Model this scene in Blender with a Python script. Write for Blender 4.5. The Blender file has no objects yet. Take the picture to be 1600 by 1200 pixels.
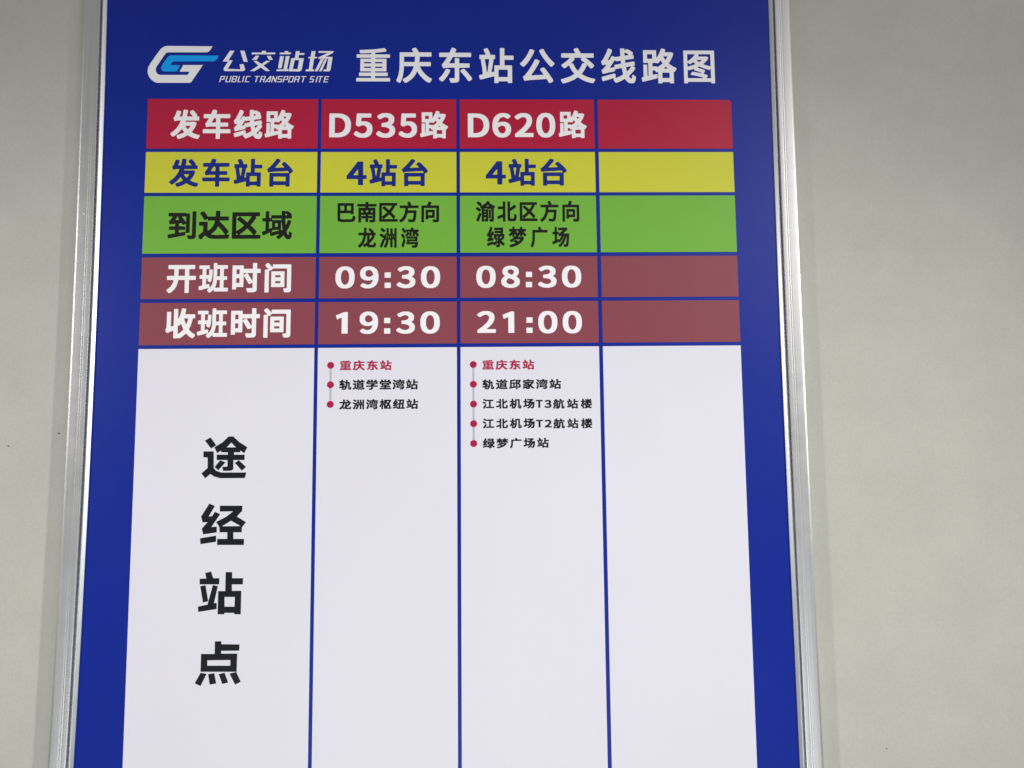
import bpy, bmesh, math, random
from mathutils import Matrix, Vector
from mathutils.geometry import delaunay_2d_cdt

random.seed(7)
scene = bpy.context.scene
col = scene.collection
EYE = 1.55                      # height of the lens above the floor, metres

# ---------------------------------------------------------------- camera
cam_data = bpy.data.cameras.new("camera")
cam_data.sensor_width = 36.0
cam_data.lens = 36.0 * 1202.0 / 1600.0
cam_data.clip_start = 0.01
cam_data.clip_end = 100.0
cam = bpy.data.objects.new("camera", cam_data)
col.objects.link(cam)
RIGHT = Vector((0.99967334, -0.02364343, -0.00970583))
FORWARD = Vector((0.02447988, 0.99490905, 0.09775845))
UP = Vector((0.00734508, -0.09796412, 0.99516284))
m = Matrix.Identity(4)
for i in range(3):
    m[i][0], m[i][1], m[i][2] = RIGHT[i], UP[i], -FORWARD[i]
m[0][3], m[1][3], m[2][3] = 0.0, -1.0, EYE
cam.matrix_world = m
scene.camera = cam

# ---------------------------------------------------------------- world
world = bpy.data.worlds.new("World")
scene.world = world
world.use_nodes = True
wn, wl = world.node_tree.nodes, world.node_tree.links
wbg = wn["Background"]
wbg.inputs["Color"].default_value = (0.95, 0.97, 0.96, 1)     # pale interior all round
wbg.inputs["Strength"].default_value = 0.32

# ---------------------------------------------------------------- lamps of the hall, and an added fill
def aim(o, target):
    o.rotation_euler = (Vector(target) - o.location).to_track_quat('-Z', 'Y').to_euler()

def spot(name, loc, target, watts, angle, blend, radius, color):
    d = bpy.data.lights.new(name, 'SPOT')
    d.energy, d.spot_size, d.spot_blend = watts, math.radians(angle), blend
    d.shadow_soft_size, d.color = radius, color
    o = bpy.data.objects.new(name, d)
    col.objects.link(o)
    o.location = loc
    aim(o, target)
    return o

def panel(name, loc, target, watts, sx, sy, color):
    d = bpy.data.lights.new(name, 'AREA')
    d.shape, d.size, d.size_y = 'RECTANGLE', sx, sy
    d.energy, d.color = watts, color
    o = bpy.data.objects.new(name, d)
    col.objects.link(o)
    o.location = loc
    aim(o, target)
    return o

spot("downlight", (-2.55, -2.0, 2.3), (-0.13, 0, 1.25), 132, 35, 1.0, 0.10, (1.0, 0.965, 0.93))
spot("downlight", (2.45, -2.0, 2.3), (-0.13, 0, 1.25), 203, 35, 1.0, 0.10, (0.97, 1.0, 0.93))
panel("ceiling_panel", (1.9, -3.2, 3.0), (0.3, 0, 1.7), 21, 1.3, 0.9, (1.0, 0.93, 0.93))
panel("low_fill_panel", (-0.1, -2.6, 0.2), (0, 0, 0.9), 15, 1.8, 0.9, (0.94, 0.97, 1.0))  # added soft fill, set low in front to brighten the lower wall and board

scene.view_settings.view_transform = 'Standard'
scene.view_settings.look = 'None'
scene.view_settings.exposure = 0.0
scene.view_settings.gamma = 1.0

# ---------------------------------------------------------------- lettering data
# glyph outlines: every contour is a run of x,y pairs, 0..900 across the glyph's own ink box
GLYPHS = [
    [[658,1,649,10,639,42,623,77,622,109,624,117,632,123,637,124,756,122,769,125,774,137,774,888,779,895,787,900,887,900,898,893,900,883,900,97,897,70,890,49,880,35,862,21,838,11,815,5,761,0], [28,28,20,35,16,42,0,107,0,137,7,147,51,156,224,184,230,187,232,194,231,294,224,297,46,298,36,309,37,404,44,411,51,414,229,415,232,421,232,489,229,496,224,498,144,489,95,479,69,479,57,489,34,554,34,589,44,599,61,609,82,633,123,696,137,721,139,728,137,733,131,736,25,736,15,741,10,751,10,838,13,846,20,852,25,853,560,853,565,852,572,846,576,836,580,832,683,833,691,830,698,823,699,816,699,217,696,207,689,201,681,200,591,200,572,206,567,199,567,132,562,125,554,120,64,28], [359,209,371,209,518,236,552,236,565,228,573,229,575,237,575,489,572,496,565,498,513,465,477,464,472,465,464,472,436,517,381,514,356,509,355,421,358,415,542,413,552,406,554,396,554,312,549,302,539,297,358,296,355,289,355,217], [563,566,567,565,572,567,575,576,574,733,567,737,449,735,444,728,449,718,491,666,559,569], [240,619,263,618,327,623,348,627,353,631,350,641,318,681,317,716,324,728,320,735,304,736,298,733,235,628,235,624]],
    [[13,0,2,10,0,18,0,879,0,887,4,892,13,900,20,900,855,900,863,900,868,896,875,884,875,781,874,774,865,765,860,763,754,763,745,759,743,751,752,736,752,701,747,688,675,577,637,524,588,464,587,459,591,451,604,440,726,315,780,252,781,207,764,188,724,152,721,144,723,139,732,134,882,134,890,132,898,124,900,119,900,16,896,8,887,0,882,0], [138,136,143,134,180,135,189,141,189,146,184,154,151,188,143,191,138,189,134,182,134,144], [255,136,262,134,653,134,661,137,665,144,654,162,593,235,491,342,483,346,478,344,440,305,363,236,306,191,254,153,250,144], [140,270,148,270,168,282,237,330,321,397,363,435,373,449,371,456,363,465,274,546,169,635,161,645,161,688,193,719,217,739,227,744,229,756,220,763,143,763,138,761,134,756,134,280,135,275], [476,562,482,565,497,582,563,673,608,746,610,754,606,760,599,763,266,763,257,759,255,751,258,743,270,738,296,717,385,641,456,576,471,564]],
    [[811,0,726,23,672,43,599,77,533,116,458,72,377,36,278,3,236,3,224,15,215,32,192,67,191,102,194,110,206,119,293,146,347,168,402,195,421,209,419,217,377,267,347,308,340,306,290,239,218,165,184,135,142,103,99,76,60,76,50,85,35,105,3,135,0,140,0,167,3,180,77,232,122,269,159,307,206,366,240,419,267,469,304,553,303,561,295,566,208,565,171,560,146,551,114,551,102,563,91,598,80,625,80,661,87,670,102,680,121,713,151,783,174,858,181,867,189,870,226,870,291,857,302,847,303,805,285,749,266,700,267,693,273,688,340,688,345,690,351,710,364,773,383,890,394,900,426,900,504,887,511,882,516,875,516,840,491,700,491,695,496,690,659,688,667,691,670,698,662,710,585,796,583,803,582,837,583,842,593,852,637,881,645,883,677,883,684,880,704,860,766,793,805,745,806,708,800,698,803,691,811,688,858,688,868,680,870,673,870,578,865,571,858,566,464,565,457,561,449,536,453,528,459,526,679,526,694,529,739,528,777,511,790,499,790,456,778,419,746,350,721,307,698,274,647,212,649,206,667,195,744,160,811,138,888,120,897,112,900,105,899,70,881,47,859,13,846,0], [526,297,531,294,538,297,573,337,609,389,610,396,605,402,459,404,451,399,450,391,466,366,493,332]],
    [[91,0,78,10,77,18,77,426,78,431,86,439,97,442,747,442,753,443,759,449,758,456,747,471,722,500,714,503,213,478,122,470,75,461,36,461,25,468,0,531,0,577,11,587,33,596,55,610,118,664,221,771,265,823,313,885,326,897,335,900,373,900,443,872,454,862,457,855,457,819,366,714,275,622,273,615,277,610,282,608,329,608,343,610,390,610,401,613,448,613,462,615,567,618,584,621,589,625,591,630,583,642,507,706,506,746,518,758,576,793,617,793,642,776,681,743,761,672,847,585,899,521,900,481,897,473,886,464,828,427,803,426,795,419,794,14,780,2,662,3,651,13,649,42,646,47,639,49,230,49,223,47,220,42,219,11,208,1], [223,176,230,174,642,175,648,178,650,184,649,312,646,317,639,319,227,319,221,316,219,310,219,184]],
    [[772,1,757,3,737,12,699,47,685,68,659,121,653,123,646,121,623,95,583,57,522,9,494,8,436,60,435,85,441,95,469,114,509,146,513,154,509,161,504,163,494,162,297,105,266,105,255,116,240,174,240,205,234,212,64,128,36,127,26,134,0,200,1,230,14,239,100,279,106,286,106,556,104,561,100,564,19,564,11,568,7,576,7,660,9,665,16,671,97,672,105,676,106,879,107,884,112,889,198,890,203,889,208,884,210,680,211,675,218,672,261,672,269,675,270,752,272,757,279,763,580,765,584,772,581,797,581,889,583,894,590,900,681,900,689,894,693,876,699,874,704,874,732,897,762,897,818,856,871,807,879,795,880,764,888,757,890,752,890,668,886,660,876,656,701,656,696,654,693,650,705,472,707,467,711,462,722,462,725,467,750,540,766,599,775,609,800,610,863,597,871,591,872,586,872,563,856,507,825,418,799,355,741,243,749,210,762,169,776,139,783,129,787,126,797,129,800,139,806,174,809,230,810,235,815,240,845,240,866,223,893,205,900,197,900,167,892,106,877,52,866,32,848,14,825,3,805,0], [289,225,299,225,499,275,511,281,513,291,509,295,502,297,322,297,316,291,314,258,284,238,283,230], [603,294,608,291,613,294,616,304,601,413,594,495,594,523,590,535,585,539,580,540,574,535,571,528,570,304,572,299,577,296], [214,337,221,336,261,356,292,356,298,362,298,556,296,561,292,565,218,564,213,563,210,558,210,345], [396,396,464,394,471,398,472,502,469,509,400,511,393,507,392,403], [575,601,583,602,587,609,586,650,580,656,304,656,299,654,296,650,296,617,302,610,557,611,565,609], [695,764,739,763,745,767,747,774,737,787,719,802,701,814,696,815,691,810,690,805,690,772]],
    [[68,0,34,37,4,64,3,106,14,118,66,155,88,175,116,204,140,235,166,276,189,327,204,374,211,412,206,417,202,418,10,420,0,433,0,536,4,543,14,550,221,552,225,559,225,760,221,767,216,768,51,768,43,771,36,779,34,785,34,883,38,893,46,899,53,900,852,900,859,899,863,896,870,886,870,785,869,779,861,771,854,768,698,768,693,767,690,762,691,554,698,550,889,549,898,541,900,536,900,438,898,428,886,419,698,418,691,414,690,19,686,9,676,2,575,2,567,4,559,14,557,415,550,418,360,418,355,417,352,412,336,317,316,253,296,207,266,153,224,99,169,45,108,0], [361,551,550,550,557,554,558,760,555,767,365,768,358,765,356,559]],
    [[256,0,248,5,243,13,243,221,240,228,236,231,228,230,165,207,117,187,78,166,43,166,35,168,26,179,16,203,0,234,0,277,19,298,26,312,30,327,31,788,43,798,142,798,149,798,160,787,160,362,165,354,172,353,236,373,241,377,243,382,243,867,245,877,256,885,357,885,362,884,372,875,373,602,376,595,383,591,390,593,396,605,422,664,439,716,463,803,481,890,492,899,524,900,600,889,611,877,611,838,589,733,588,729,593,723,879,722,887,719,894,710,894,610,884,600,829,599,822,595,803,508,775,412,747,340,714,268,740,233,763,208,791,184,829,155,864,133,887,122,897,112,900,104,899,67,872,40,856,18,844,6,801,5,753,35,717,62,659,116,633,145,628,147,621,144,581,102,527,57,492,33,436,0,396,0,380,12,375,12,360,0], [380,134,388,135,410,148,446,172,484,202,519,236,545,270,507,350,478,424,471,431,461,429,439,399,423,385,380,384,373,377,373,144,374,139], [623,421,632,424,650,468,676,560,681,592,676,598,671,599,565,599,559,595,558,590,564,568,594,481,614,434,620,424]],
    [[497,1,484,14,472,51,458,80,458,120,467,129,472,131,624,129,647,133,651,140,650,291,647,296,639,297,573,260,535,260,528,262,514,278,436,404,376,493,370,497,362,495,359,486,359,182,356,172,348,164,342,163,136,163,131,160,130,155,130,103,127,98,118,90,14,89,1,99,0,810,2,817,11,825,344,826,352,821,358,812,359,728,360,723,365,720,642,720,649,723,651,728,651,884,653,891,665,900,772,900,779,896,785,887,786,728,787,723,794,720,886,719,899,709,900,610,898,600,886,591,794,591,789,589,786,585,786,100,783,75,775,51,768,41,749,23,733,15,708,8,672,3,642,2,629,0], [134,288,222,287,230,291,231,429,228,436,139,438,131,434,130,296], [639,360,647,361,651,370,651,582,649,587,642,591,489,591,482,589,478,582,481,575,500,559,601,413,632,364], [364,530,370,529,375,532,388,546,441,573,445,580,445,585,441,589,433,591,362,589,359,582,359,540], [134,560,222,559,230,563,231,696,228,703,139,705,131,701,130,568]],
    [[326,0,318,2,312,8,297,28,273,52,271,58,271,86,273,91,316,126,317,134,308,141,53,76,23,76,13,86,0,149,0,177,2,182,12,192,108,213,113,220,112,415,105,422,35,422,25,429,23,437,22,516,24,526,33,533,103,533,111,539,113,710,111,716,105,720,23,721,12,727,10,736,10,814,12,822,20,829,40,829,314,829,321,827,326,822,328,814,328,733,321,721,236,721,231,719,226,713,226,544,227,539,233,534,301,534,306,536,310,541,313,574,313,607,316,617,316,695,323,708,358,708,404,702,414,698,421,690,419,564,416,554,416,521,411,470,398,397,386,356,372,326,361,319,331,319,278,356,273,364,273,392,281,412,276,421,233,422,226,415,227,250,233,246,238,245,291,258,316,258,321,256,329,248,331,243,336,200,336,162,341,155,346,153,351,155,365,169,397,217,410,245,420,268,436,324,443,369,449,430,449,885,451,892,461,900,549,900,558,890,559,842,567,835,867,834,875,832,881,827,882,820,882,736,878,728,870,723,770,723,762,716,762,503,770,496,855,495,862,491,867,483,867,402,865,392,857,385,772,384,767,383,762,377,762,157,763,152,770,147,885,147,893,144,900,134,900,48,898,40,892,35,885,33,484,33,478,35,472,43,471,81,466,88,461,90,454,85,409,40,358,3,351,0], [508,149,514,147,639,147,648,152,649,374,644,383,567,384,558,379,554,331,543,268,526,207,504,157], [563,498,569,496,639,496,644,497,649,503,649,713,648,718,642,723,569,723,564,722,559,716,559,506]],
    [[401,0,394,5,389,13,388,159,387,164,382,168,374,168,73,92,28,92,16,104,0,169,1,206,13,218,88,234,92,238,92,243,90,253,87,310,77,392,64,474,47,560,47,597,40,604,20,605,10,617,10,716,23,727,152,727,160,730,162,739,156,753,120,826,120,867,130,877,177,892,195,895,227,894,242,877,267,833,287,791,302,751,303,734,306,729,312,727,414,727,424,719,427,711,426,615,416,605,391,604,385,597,384,570,374,511,335,305,336,300,342,295,382,299,386,302,388,308,388,446,391,454,401,462,526,462,531,464,535,469,536,890,548,900,655,900,666,887,666,719,670,711,675,709,885,709,892,707,900,698,900,600,890,588,675,587,670,585,666,578,666,471,670,463,847,462,860,451,860,13,847,2,745,2,733,13,732,38,725,44,521,44,515,43,512,38,511,11,501,1], [515,169,523,167,723,167,728,169,732,176,732,330,730,335,723,339,521,339,515,337,512,332,512,327,512,176], [206,350,215,348,220,351,226,377,256,575,257,597,249,604,175,604,170,603,165,597,188,469,201,362]],
    [[745,0,710,8,690,18,673,30,637,65,612,102,606,107,486,48,401,15,361,15,349,25,321,65,307,80,306,114,299,121,257,111,72,55,32,55,20,65,4,132,5,168,15,179,140,210,319,261,356,261,361,259,371,248,379,201,380,162,384,156,389,154,419,165,483,195,546,230,555,238,555,248,543,293,529,370,526,380,518,384,401,362,371,360,367,352,366,316,353,303,147,260,115,252,75,238,38,238,27,248,7,303,8,350,17,360,37,370,64,397,104,444,111,459,105,465,100,466,70,458,35,458,22,468,0,528,0,572,29,598,49,625,78,674,143,803,175,885,184,895,227,895,284,868,297,853,297,816,294,806,247,704,198,617,198,608,204,603,212,604,217,608,264,692,277,704,319,704,364,679,481,695,494,699,497,704,498,712,495,727,493,885,494,890,504,900,610,900,620,890,621,870,628,863,638,867,653,880,698,880,715,873,770,843,805,821,835,796,835,759,833,746,848,727,858,672,858,637,855,632,847,625,840,622,648,594,635,591,633,585,636,543,643,537,817,569,862,568,872,558,875,548,883,503,883,464,872,452,856,446,853,439,857,432,880,422,889,412,889,372,875,350,828,290,751,214,726,194,725,189,731,174,752,147,767,135,775,134,780,139,784,152,789,184,790,206,793,216,805,226,842,226,860,210,887,194,900,181,900,129,892,87,882,55,872,38,847,13,832,5,807,0], [676,330,683,331,708,355,747,402,755,417,754,422,750,426,738,426,698,418,663,411,658,407,656,402,666,352,671,335], [255,412,264,410,332,422,336,427,336,471,347,481,506,512,510,518,504,565,498,570,488,570,414,558,381,557,374,560,364,572,354,572,287,471,252,424,251,417], [627,722,630,720,643,720,678,725,691,729,694,736,692,741,683,748,635,775,628,776,622,771,621,766,621,741,624,727]],
    [[429,1,420,12,420,129,418,134,414,136,401,130,364,119,56,43,24,43,11,55,0,116,0,151,9,162,44,169,47,174,47,474,48,479,54,486,61,489,141,489,147,487,155,479,156,202,159,196,164,196,173,200,175,205,174,520,169,523,59,524,51,529,47,535,47,845,49,851,56,859,384,859,391,851,393,845,393,688,394,683,399,680,404,681,411,690,451,756,480,817,507,888,514,897,519,900,554,900,616,882,623,873,623,845,614,812,616,807,729,806,744,809,774,809,814,790,824,779,824,741,794,660,769,611,710,517,736,494,788,456,821,437,889,405,897,398,900,393,899,359,885,345,851,297,846,295,831,294,828,291,827,12,816,3,726,2,720,4,713,12,712,29,709,32,541,33,536,29,534,9,524,0], [538,146,710,146,712,154,711,272,704,274,538,273,535,263,535,154], [290,228,366,245,396,244,409,234,416,233,420,240,419,284,416,286,374,285,364,295,347,322,339,329,290,329,288,324,288,240], [592,385,651,384,656,386,658,390,655,398,624,424,591,395,589,390], [402,426,409,425,419,429,469,461,511,494,537,517,536,525,499,579,494,580,489,577,453,533,431,513,399,513,384,523,294,523,289,521,288,451,290,444,389,443,398,436], [616,622,624,620,629,624,660,675,665,685,664,692,659,693,584,693,575,690,577,683,594,655], [160,637,277,637,280,644,279,744,271,747,160,746,158,736,158,644]],
    [[438,0,430,5,425,13,425,164,423,169,418,173,16,173,8,176,0,186,0,285,3,290,12,298,415,298,421,300,425,305,425,369,423,375,418,379,223,379,177,374,151,364,117,364,109,367,102,374,90,412,75,445,75,482,86,493,103,503,121,526,165,592,183,625,184,632,179,638,174,639,29,639,21,645,16,652,16,751,24,761,31,764,252,765,258,773,271,801,307,890,319,900,360,900,437,880,446,872,449,865,449,831,423,773,425,768,431,764,866,764,874,761,882,751,882,652,871,640,571,639,562,635,561,630,561,511,565,503,571,501,809,500,820,488,820,397,819,389,806,379,568,379,563,375,561,369,561,308,563,302,571,298,889,297,900,285,899,184,889,174,884,173,568,173,563,169,561,164,560,10,547,0], [285,503,291,501,415,501,423,505,425,511,425,630,421,637,415,639,366,639,355,637,301,543,284,518,281,508]],
    [[57,0,47,8,3,70,0,77,0,112,22,141,55,174,92,206,135,237,136,418,134,424,129,428,25,428,20,429,15,434,10,444,10,538,12,546,20,553,27,554,248,554,253,553,258,548,263,538,263,286,266,278,273,276,315,300,342,322,362,339,393,377,420,421,443,469,463,530,473,581,470,589,464,591,272,591,261,602,260,635,253,641,200,614,159,615,149,625,131,665,106,709,76,755,40,803,40,841,47,852,106,882,146,881,164,864,201,816,263,717,278,719,484,719,489,721,493,729,498,885,501,892,511,900,612,900,620,895,625,887,625,790,623,777,623,729,627,721,865,719,870,718,878,711,881,704,880,604,870,592,617,591,609,586,608,576,610,569,712,462,776,388,828,324,875,260,875,214,863,202,823,171,817,161,819,156,826,151,838,154,889,153,899,143,900,104,886,64,880,32,873,23,868,21,833,20,821,18,687,15,672,13,454,13,399,18,349,28,301,46,268,64,211,109,196,116,189,112,167,92,107,13,97,3,89,0], [522,138,531,136,558,136,570,138,697,141,707,143,766,146,775,153,773,161,759,176,684,278,592,388,573,406,564,403,533,335,503,288,489,270,471,250,432,212,397,184,379,173,375,166,375,161,379,156,417,146,476,139]],
    [[12,1,1,10,0,16,0,692,12,704,104,705,111,709,113,714,81,754,17,818,16,853,20,861,30,870,82,900,128,900,211,826,248,783,256,779,261,781,266,788,267,850,280,861,880,861,888,860,892,858,899,850,900,843,900,80,896,59,885,39,864,20,848,13,823,8,796,5,682,5,677,7,665,18,656,48,643,77,643,115,654,127,706,128,720,126,747,126,753,127,757,132,757,724,755,731,747,735,272,736,266,731,264,719,253,708,197,674,150,673,143,667,142,11,128,0], [234,166,223,176,222,182,222,627,225,640,234,647,242,648,652,648,663,646,671,638,672,630,672,184,669,174,661,167,655,166], [362,283,367,282,530,282,535,286,537,290,537,343,533,347,527,349,365,349,359,345,357,340,357,290], [362,466,367,465,530,465,535,469,537,474,537,523,533,528,527,530,365,530,359,526,357,521,357,474]],
    [[28,1,6,17,7,125,50,154,139,205,256,279,356,352,433,417,488,473,532,531,561,591,566,625,550,666,539,683,521,700,503,712,477,723,459,728,418,736,396,736,374,733,300,712,238,680,190,648,105,648,0,717,0,770,72,818,131,849,189,871,227,882,274,892,359,900,473,900,543,895,613,882,672,863,723,835,753,816,785,789,814,751,834,705,841,659,841,591,834,541,805,473,761,410,711,355,628,280,546,217,495,183,492,174,499,168,510,166,879,165,900,149,899,14,881,2,871,0]],
    [[374,1,288,8,243,15,190,28,121,52,50,88,1,120,0,173,67,231,91,247,102,250,180,248,232,218,284,194,336,178,381,168,422,163,452,163,511,174,559,191,574,199,587,209,608,234,623,270,608,306,584,333,571,341,511,364,452,377,359,387,299,387,269,390,247,402,245,410,245,524,249,531,269,542,299,545,348,545,429,555,481,567,522,583,543,594,567,623,579,647,579,659,575,671,553,703,537,714,498,729,478,734,437,740,385,732,329,717,281,697,225,666,143,666,46,739,45,792,60,804,90,821,158,853,217,874,258,885,318,895,377,900,500,900,515,898,556,897,626,887,690,869,739,848,802,807,835,769,850,739,859,698,859,625,848,579,824,541,794,511,747,480,746,473,749,469,771,459,831,420,854,400,880,367,896,330,900,309,900,226,896,200,869,142,832,103,764,59,716,37,641,15,556,3,500,0]],
    [[350,0,330,12,327,19,327,724,321,730,312,733,19,734,3,745,0,750,1,885,16,898,26,900,881,899,897,888,900,880,900,750,884,735,874,733,588,733,579,730,573,724,572,15,556,2,550,0]],
    [[267,3,260,10,259,16,259,183,257,192,247,190,80,116,72,115,42,115,32,123,27,129,1,190,0,224,2,230,13,240,249,332,257,337,259,342,258,548,252,551,37,551,30,558,27,564,27,663,35,673,42,676,257,676,259,684,260,890,267,898,272,900,369,900,379,892,381,885,381,13,376,5,369,0,274,0], [558,18,541,22,521,32,501,52,491,69,484,89,479,128,479,882,481,890,491,897,588,897,593,895,600,887,601,624,603,617,616,622,678,666,745,720,773,746,783,751,813,751,820,749,863,699,875,681,875,647,868,637,810,593,745,549,611,466,602,459,601,451,601,177,607,146,613,142,633,138,740,138,760,146,770,170,775,196,780,248,784,326,790,334,795,336,825,336,853,319,890,302,900,290,900,240,892,149,884,107,873,74,858,50,838,31,813,19,798,16,571,16]],
    [[15,0,10,1,3,8,0,18,0,882,1,890,5,894,12,900,20,900,858,900,865,899,870,895,875,885,874,778,863,768,749,768,739,763,738,758,739,753,750,740,751,735,751,702,746,691,673,578,635,525,585,464,583,459,587,451,604,436,726,312,776,255,780,248,780,205,719,147,716,139,717,134,726,129,890,128,898,121,900,114,900,15,895,6,890,1,883,0], [133,132,139,129,186,130,193,134,194,139,191,147,149,190,136,195,130,190,129,185,129,139], [244,132,250,129,662,129,669,132,673,139,660,160,598,234,491,345,483,349,478,347,439,307,361,238,303,191,243,149,239,139], [136,264,144,264,166,277,268,350,362,431,375,444,377,449,372,459,313,515,164,644,161,651,161,684,166,694,218,739,263,739,351,667,471,560,479,558,501,583,567,674,614,750,617,758,614,766,607,768,139,768,131,764,129,758,129,274,130,269]],
    [[65,0,54,8,52,15,52,636,60,644,68,646,374,646,381,653,381,680,379,686,371,690,11,691,2,698,0,703,0,795,5,802,11,807,16,808,374,808,379,812,381,817,382,890,392,899,405,900,501,900,508,898,516,889,517,817,519,812,524,808,884,808,889,807,895,803,900,795,900,703,898,698,889,691,526,690,519,686,517,680,517,653,524,646,832,646,840,644,848,636,848,70,843,48,836,38,814,18,777,5,723,0,599,1,586,13,577,43,563,70,562,103,565,107,576,115,703,113,716,116,720,122,720,170,716,175,710,177,519,177,513,175,509,167,509,33,506,25,495,18,395,18,386,25,384,30,383,167,380,175,374,177,190,177,182,173,180,167,180,15,177,8,166,0], [174,205,177,203,182,204,191,215,193,222,192,249,179,264,168,257,165,247,165,217,168,210], [719,205,723,203,731,207,738,222,736,252,731,259,723,264,710,252,707,242,707,220], [184,292,190,289,376,290,383,297,383,322,380,327,374,329,210,329,205,331,195,341,187,343,182,339,180,332,180,299], [513,292,519,290,713,290,720,297,720,329,716,336,710,338,695,329,516,328,511,325,509,319,509,297], [185,424,190,422,195,424,208,436,272,437,278,438,282,444,276,459,247,506,246,521,241,527,190,528,181,523,180,434], [708,429,716,429,720,436,720,521,713,528,664,528,657,521,656,506,626,451,625,444,633,437,697,436], [422,439,431,437,472,437,478,439,512,501,518,516,516,525,508,528,397,528,391,526,387,521,388,516,415,464,418,444]],
    [[14,0,3,8,0,15,0,723,1,728,8,735,17,738,288,739,295,748,315,790,353,890,365,900,401,900,495,887,507,877,508,837,463,750,465,743,471,738,883,738,888,737,897,731,900,720,900,83,897,65,886,43,864,23,838,11,787,3,756,2,742,0,605,0,593,10,588,30,567,81,567,114,578,125,750,123,756,125,761,130,761,611,757,618,750,620,147,620,140,618,136,611,136,11,128,3,122,0], [229,127,217,135,214,142,214,533,217,544,226,551,232,551,660,551,672,548,679,541,680,536,680,207,677,199,668,192,663,192,353,192,345,185,344,137,333,128], [349,312,356,310,542,311,547,319,545,431,536,436,350,434,345,426,345,319]],
    [[383,0,325,45,323,52,323,85,335,97,401,143,431,168,467,204,529,284,561,334,579,371,580,379,574,385,566,383,534,336,496,290,447,242,404,207,363,207,341,226,333,227,73,125,32,125,20,137,0,196,0,237,13,249,105,281,123,288,127,294,127,553,125,559,120,562,25,563,15,569,12,578,12,673,20,681,25,683,118,683,126,688,127,887,129,892,138,900,235,900,247,892,249,884,249,690,253,685,258,683,336,683,343,681,351,673,351,618,353,613,358,609,388,622,458,667,539,726,545,733,547,740,544,744,536,747,328,747,320,755,317,762,318,855,326,866,336,868,699,868,719,873,755,872,802,838,813,827,815,820,814,789,792,766,724,709,616,626,613,620,612,615,616,611,624,609,887,609,892,607,899,598,900,531,898,518,897,488,877,247,859,132,852,102,839,67,822,42,812,31,797,20,782,13,762,7,734,5,654,5,619,7,610,15,602,52,589,82,589,117,598,127,634,128,679,123,701,123,714,130,722,142,738,192,756,307,768,444,766,454,762,457,757,458,752,456,748,451,737,415,706,343,667,267,629,206,590,155,551,111,520,80,472,38,421,0], [351,336,358,334,371,343,415,389,457,449,472,476,473,483,466,490,453,490,423,487,396,480,361,481,348,493,318,561,311,562,256,562,251,559,249,553,249,344,253,339,258,337,303,354,336,354,347,346], [584,401,591,400,599,405,613,439,608,449,619,454,627,466,633,486,631,491,626,495,616,495,611,491,602,461,607,451,596,447,586,429,580,409]],
    [[193,0,138,5,114,10,87,18,59,33,36,55,26,67,14,92,8,111,3,137,2,171,0,186,1,890,11,899,18,900,798,899,808,890,809,885,809,382,806,372,798,365,793,364,683,365,672,374,670,409,667,414,661,416,148,416,143,412,141,407,141,189,144,171,153,151,176,140,199,135,229,132,666,132,702,140,719,148,729,156,744,184,751,208,759,251,762,283,765,290,777,300,816,300,851,284,887,272,900,259,900,208,895,170,881,117,866,82,849,57,816,28,778,11,735,3,696,0], [144,550,150,548,326,548,333,552,335,558,335,761,331,768,326,770,150,770,143,767,141,761,141,558], [477,550,483,548,661,548,668,552,671,558,671,761,667,768,661,770,483,770,475,767,473,761,473,558]],
    [[69,0,64,3,33,32,2,55,0,60,0,90,27,135,53,187,69,234,87,317,92,354,95,419,97,429,97,745,98,750,105,758,113,760,423,761,429,765,430,770,403,840,403,875,410,883,418,887,482,900,510,900,520,898,533,882,582,761,884,760,890,760,897,753,900,745,900,653,895,646,887,641,236,640,230,638,226,631,226,404,223,391,223,356,215,284,199,202,192,172,171,112,138,47,105,2,100,0]],
    [[64,0,53,8,38,28,0,62,0,97,12,110,93,158,144,204,193,272,227,344,251,421,266,504,277,608,275,614,267,618,31,619,22,626,20,633,20,723,28,733,36,735,409,736,415,740,416,748,374,830,374,865,384,875,448,899,479,900,487,899,498,890,524,847,562,768,565,758,566,743,573,736,884,735,889,735,897,728,900,720,900,631,897,625,887,618,422,618,417,617,413,611,405,531,412,524,791,524,799,521,806,513,806,459,801,424,796,339,783,222,775,174,764,125,752,88,741,67,732,55,708,33,692,23,671,15,620,10,513,10,500,12,459,12,443,16,432,25,424,57,407,92,407,123,415,133,420,135,448,135,500,130,591,127,614,135,624,145,634,167,650,232,663,322,669,394,665,401,658,404,394,404,389,402,385,396,375,351,362,309,334,237,303,182,262,127,213,77,158,35,98,1]],
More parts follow.
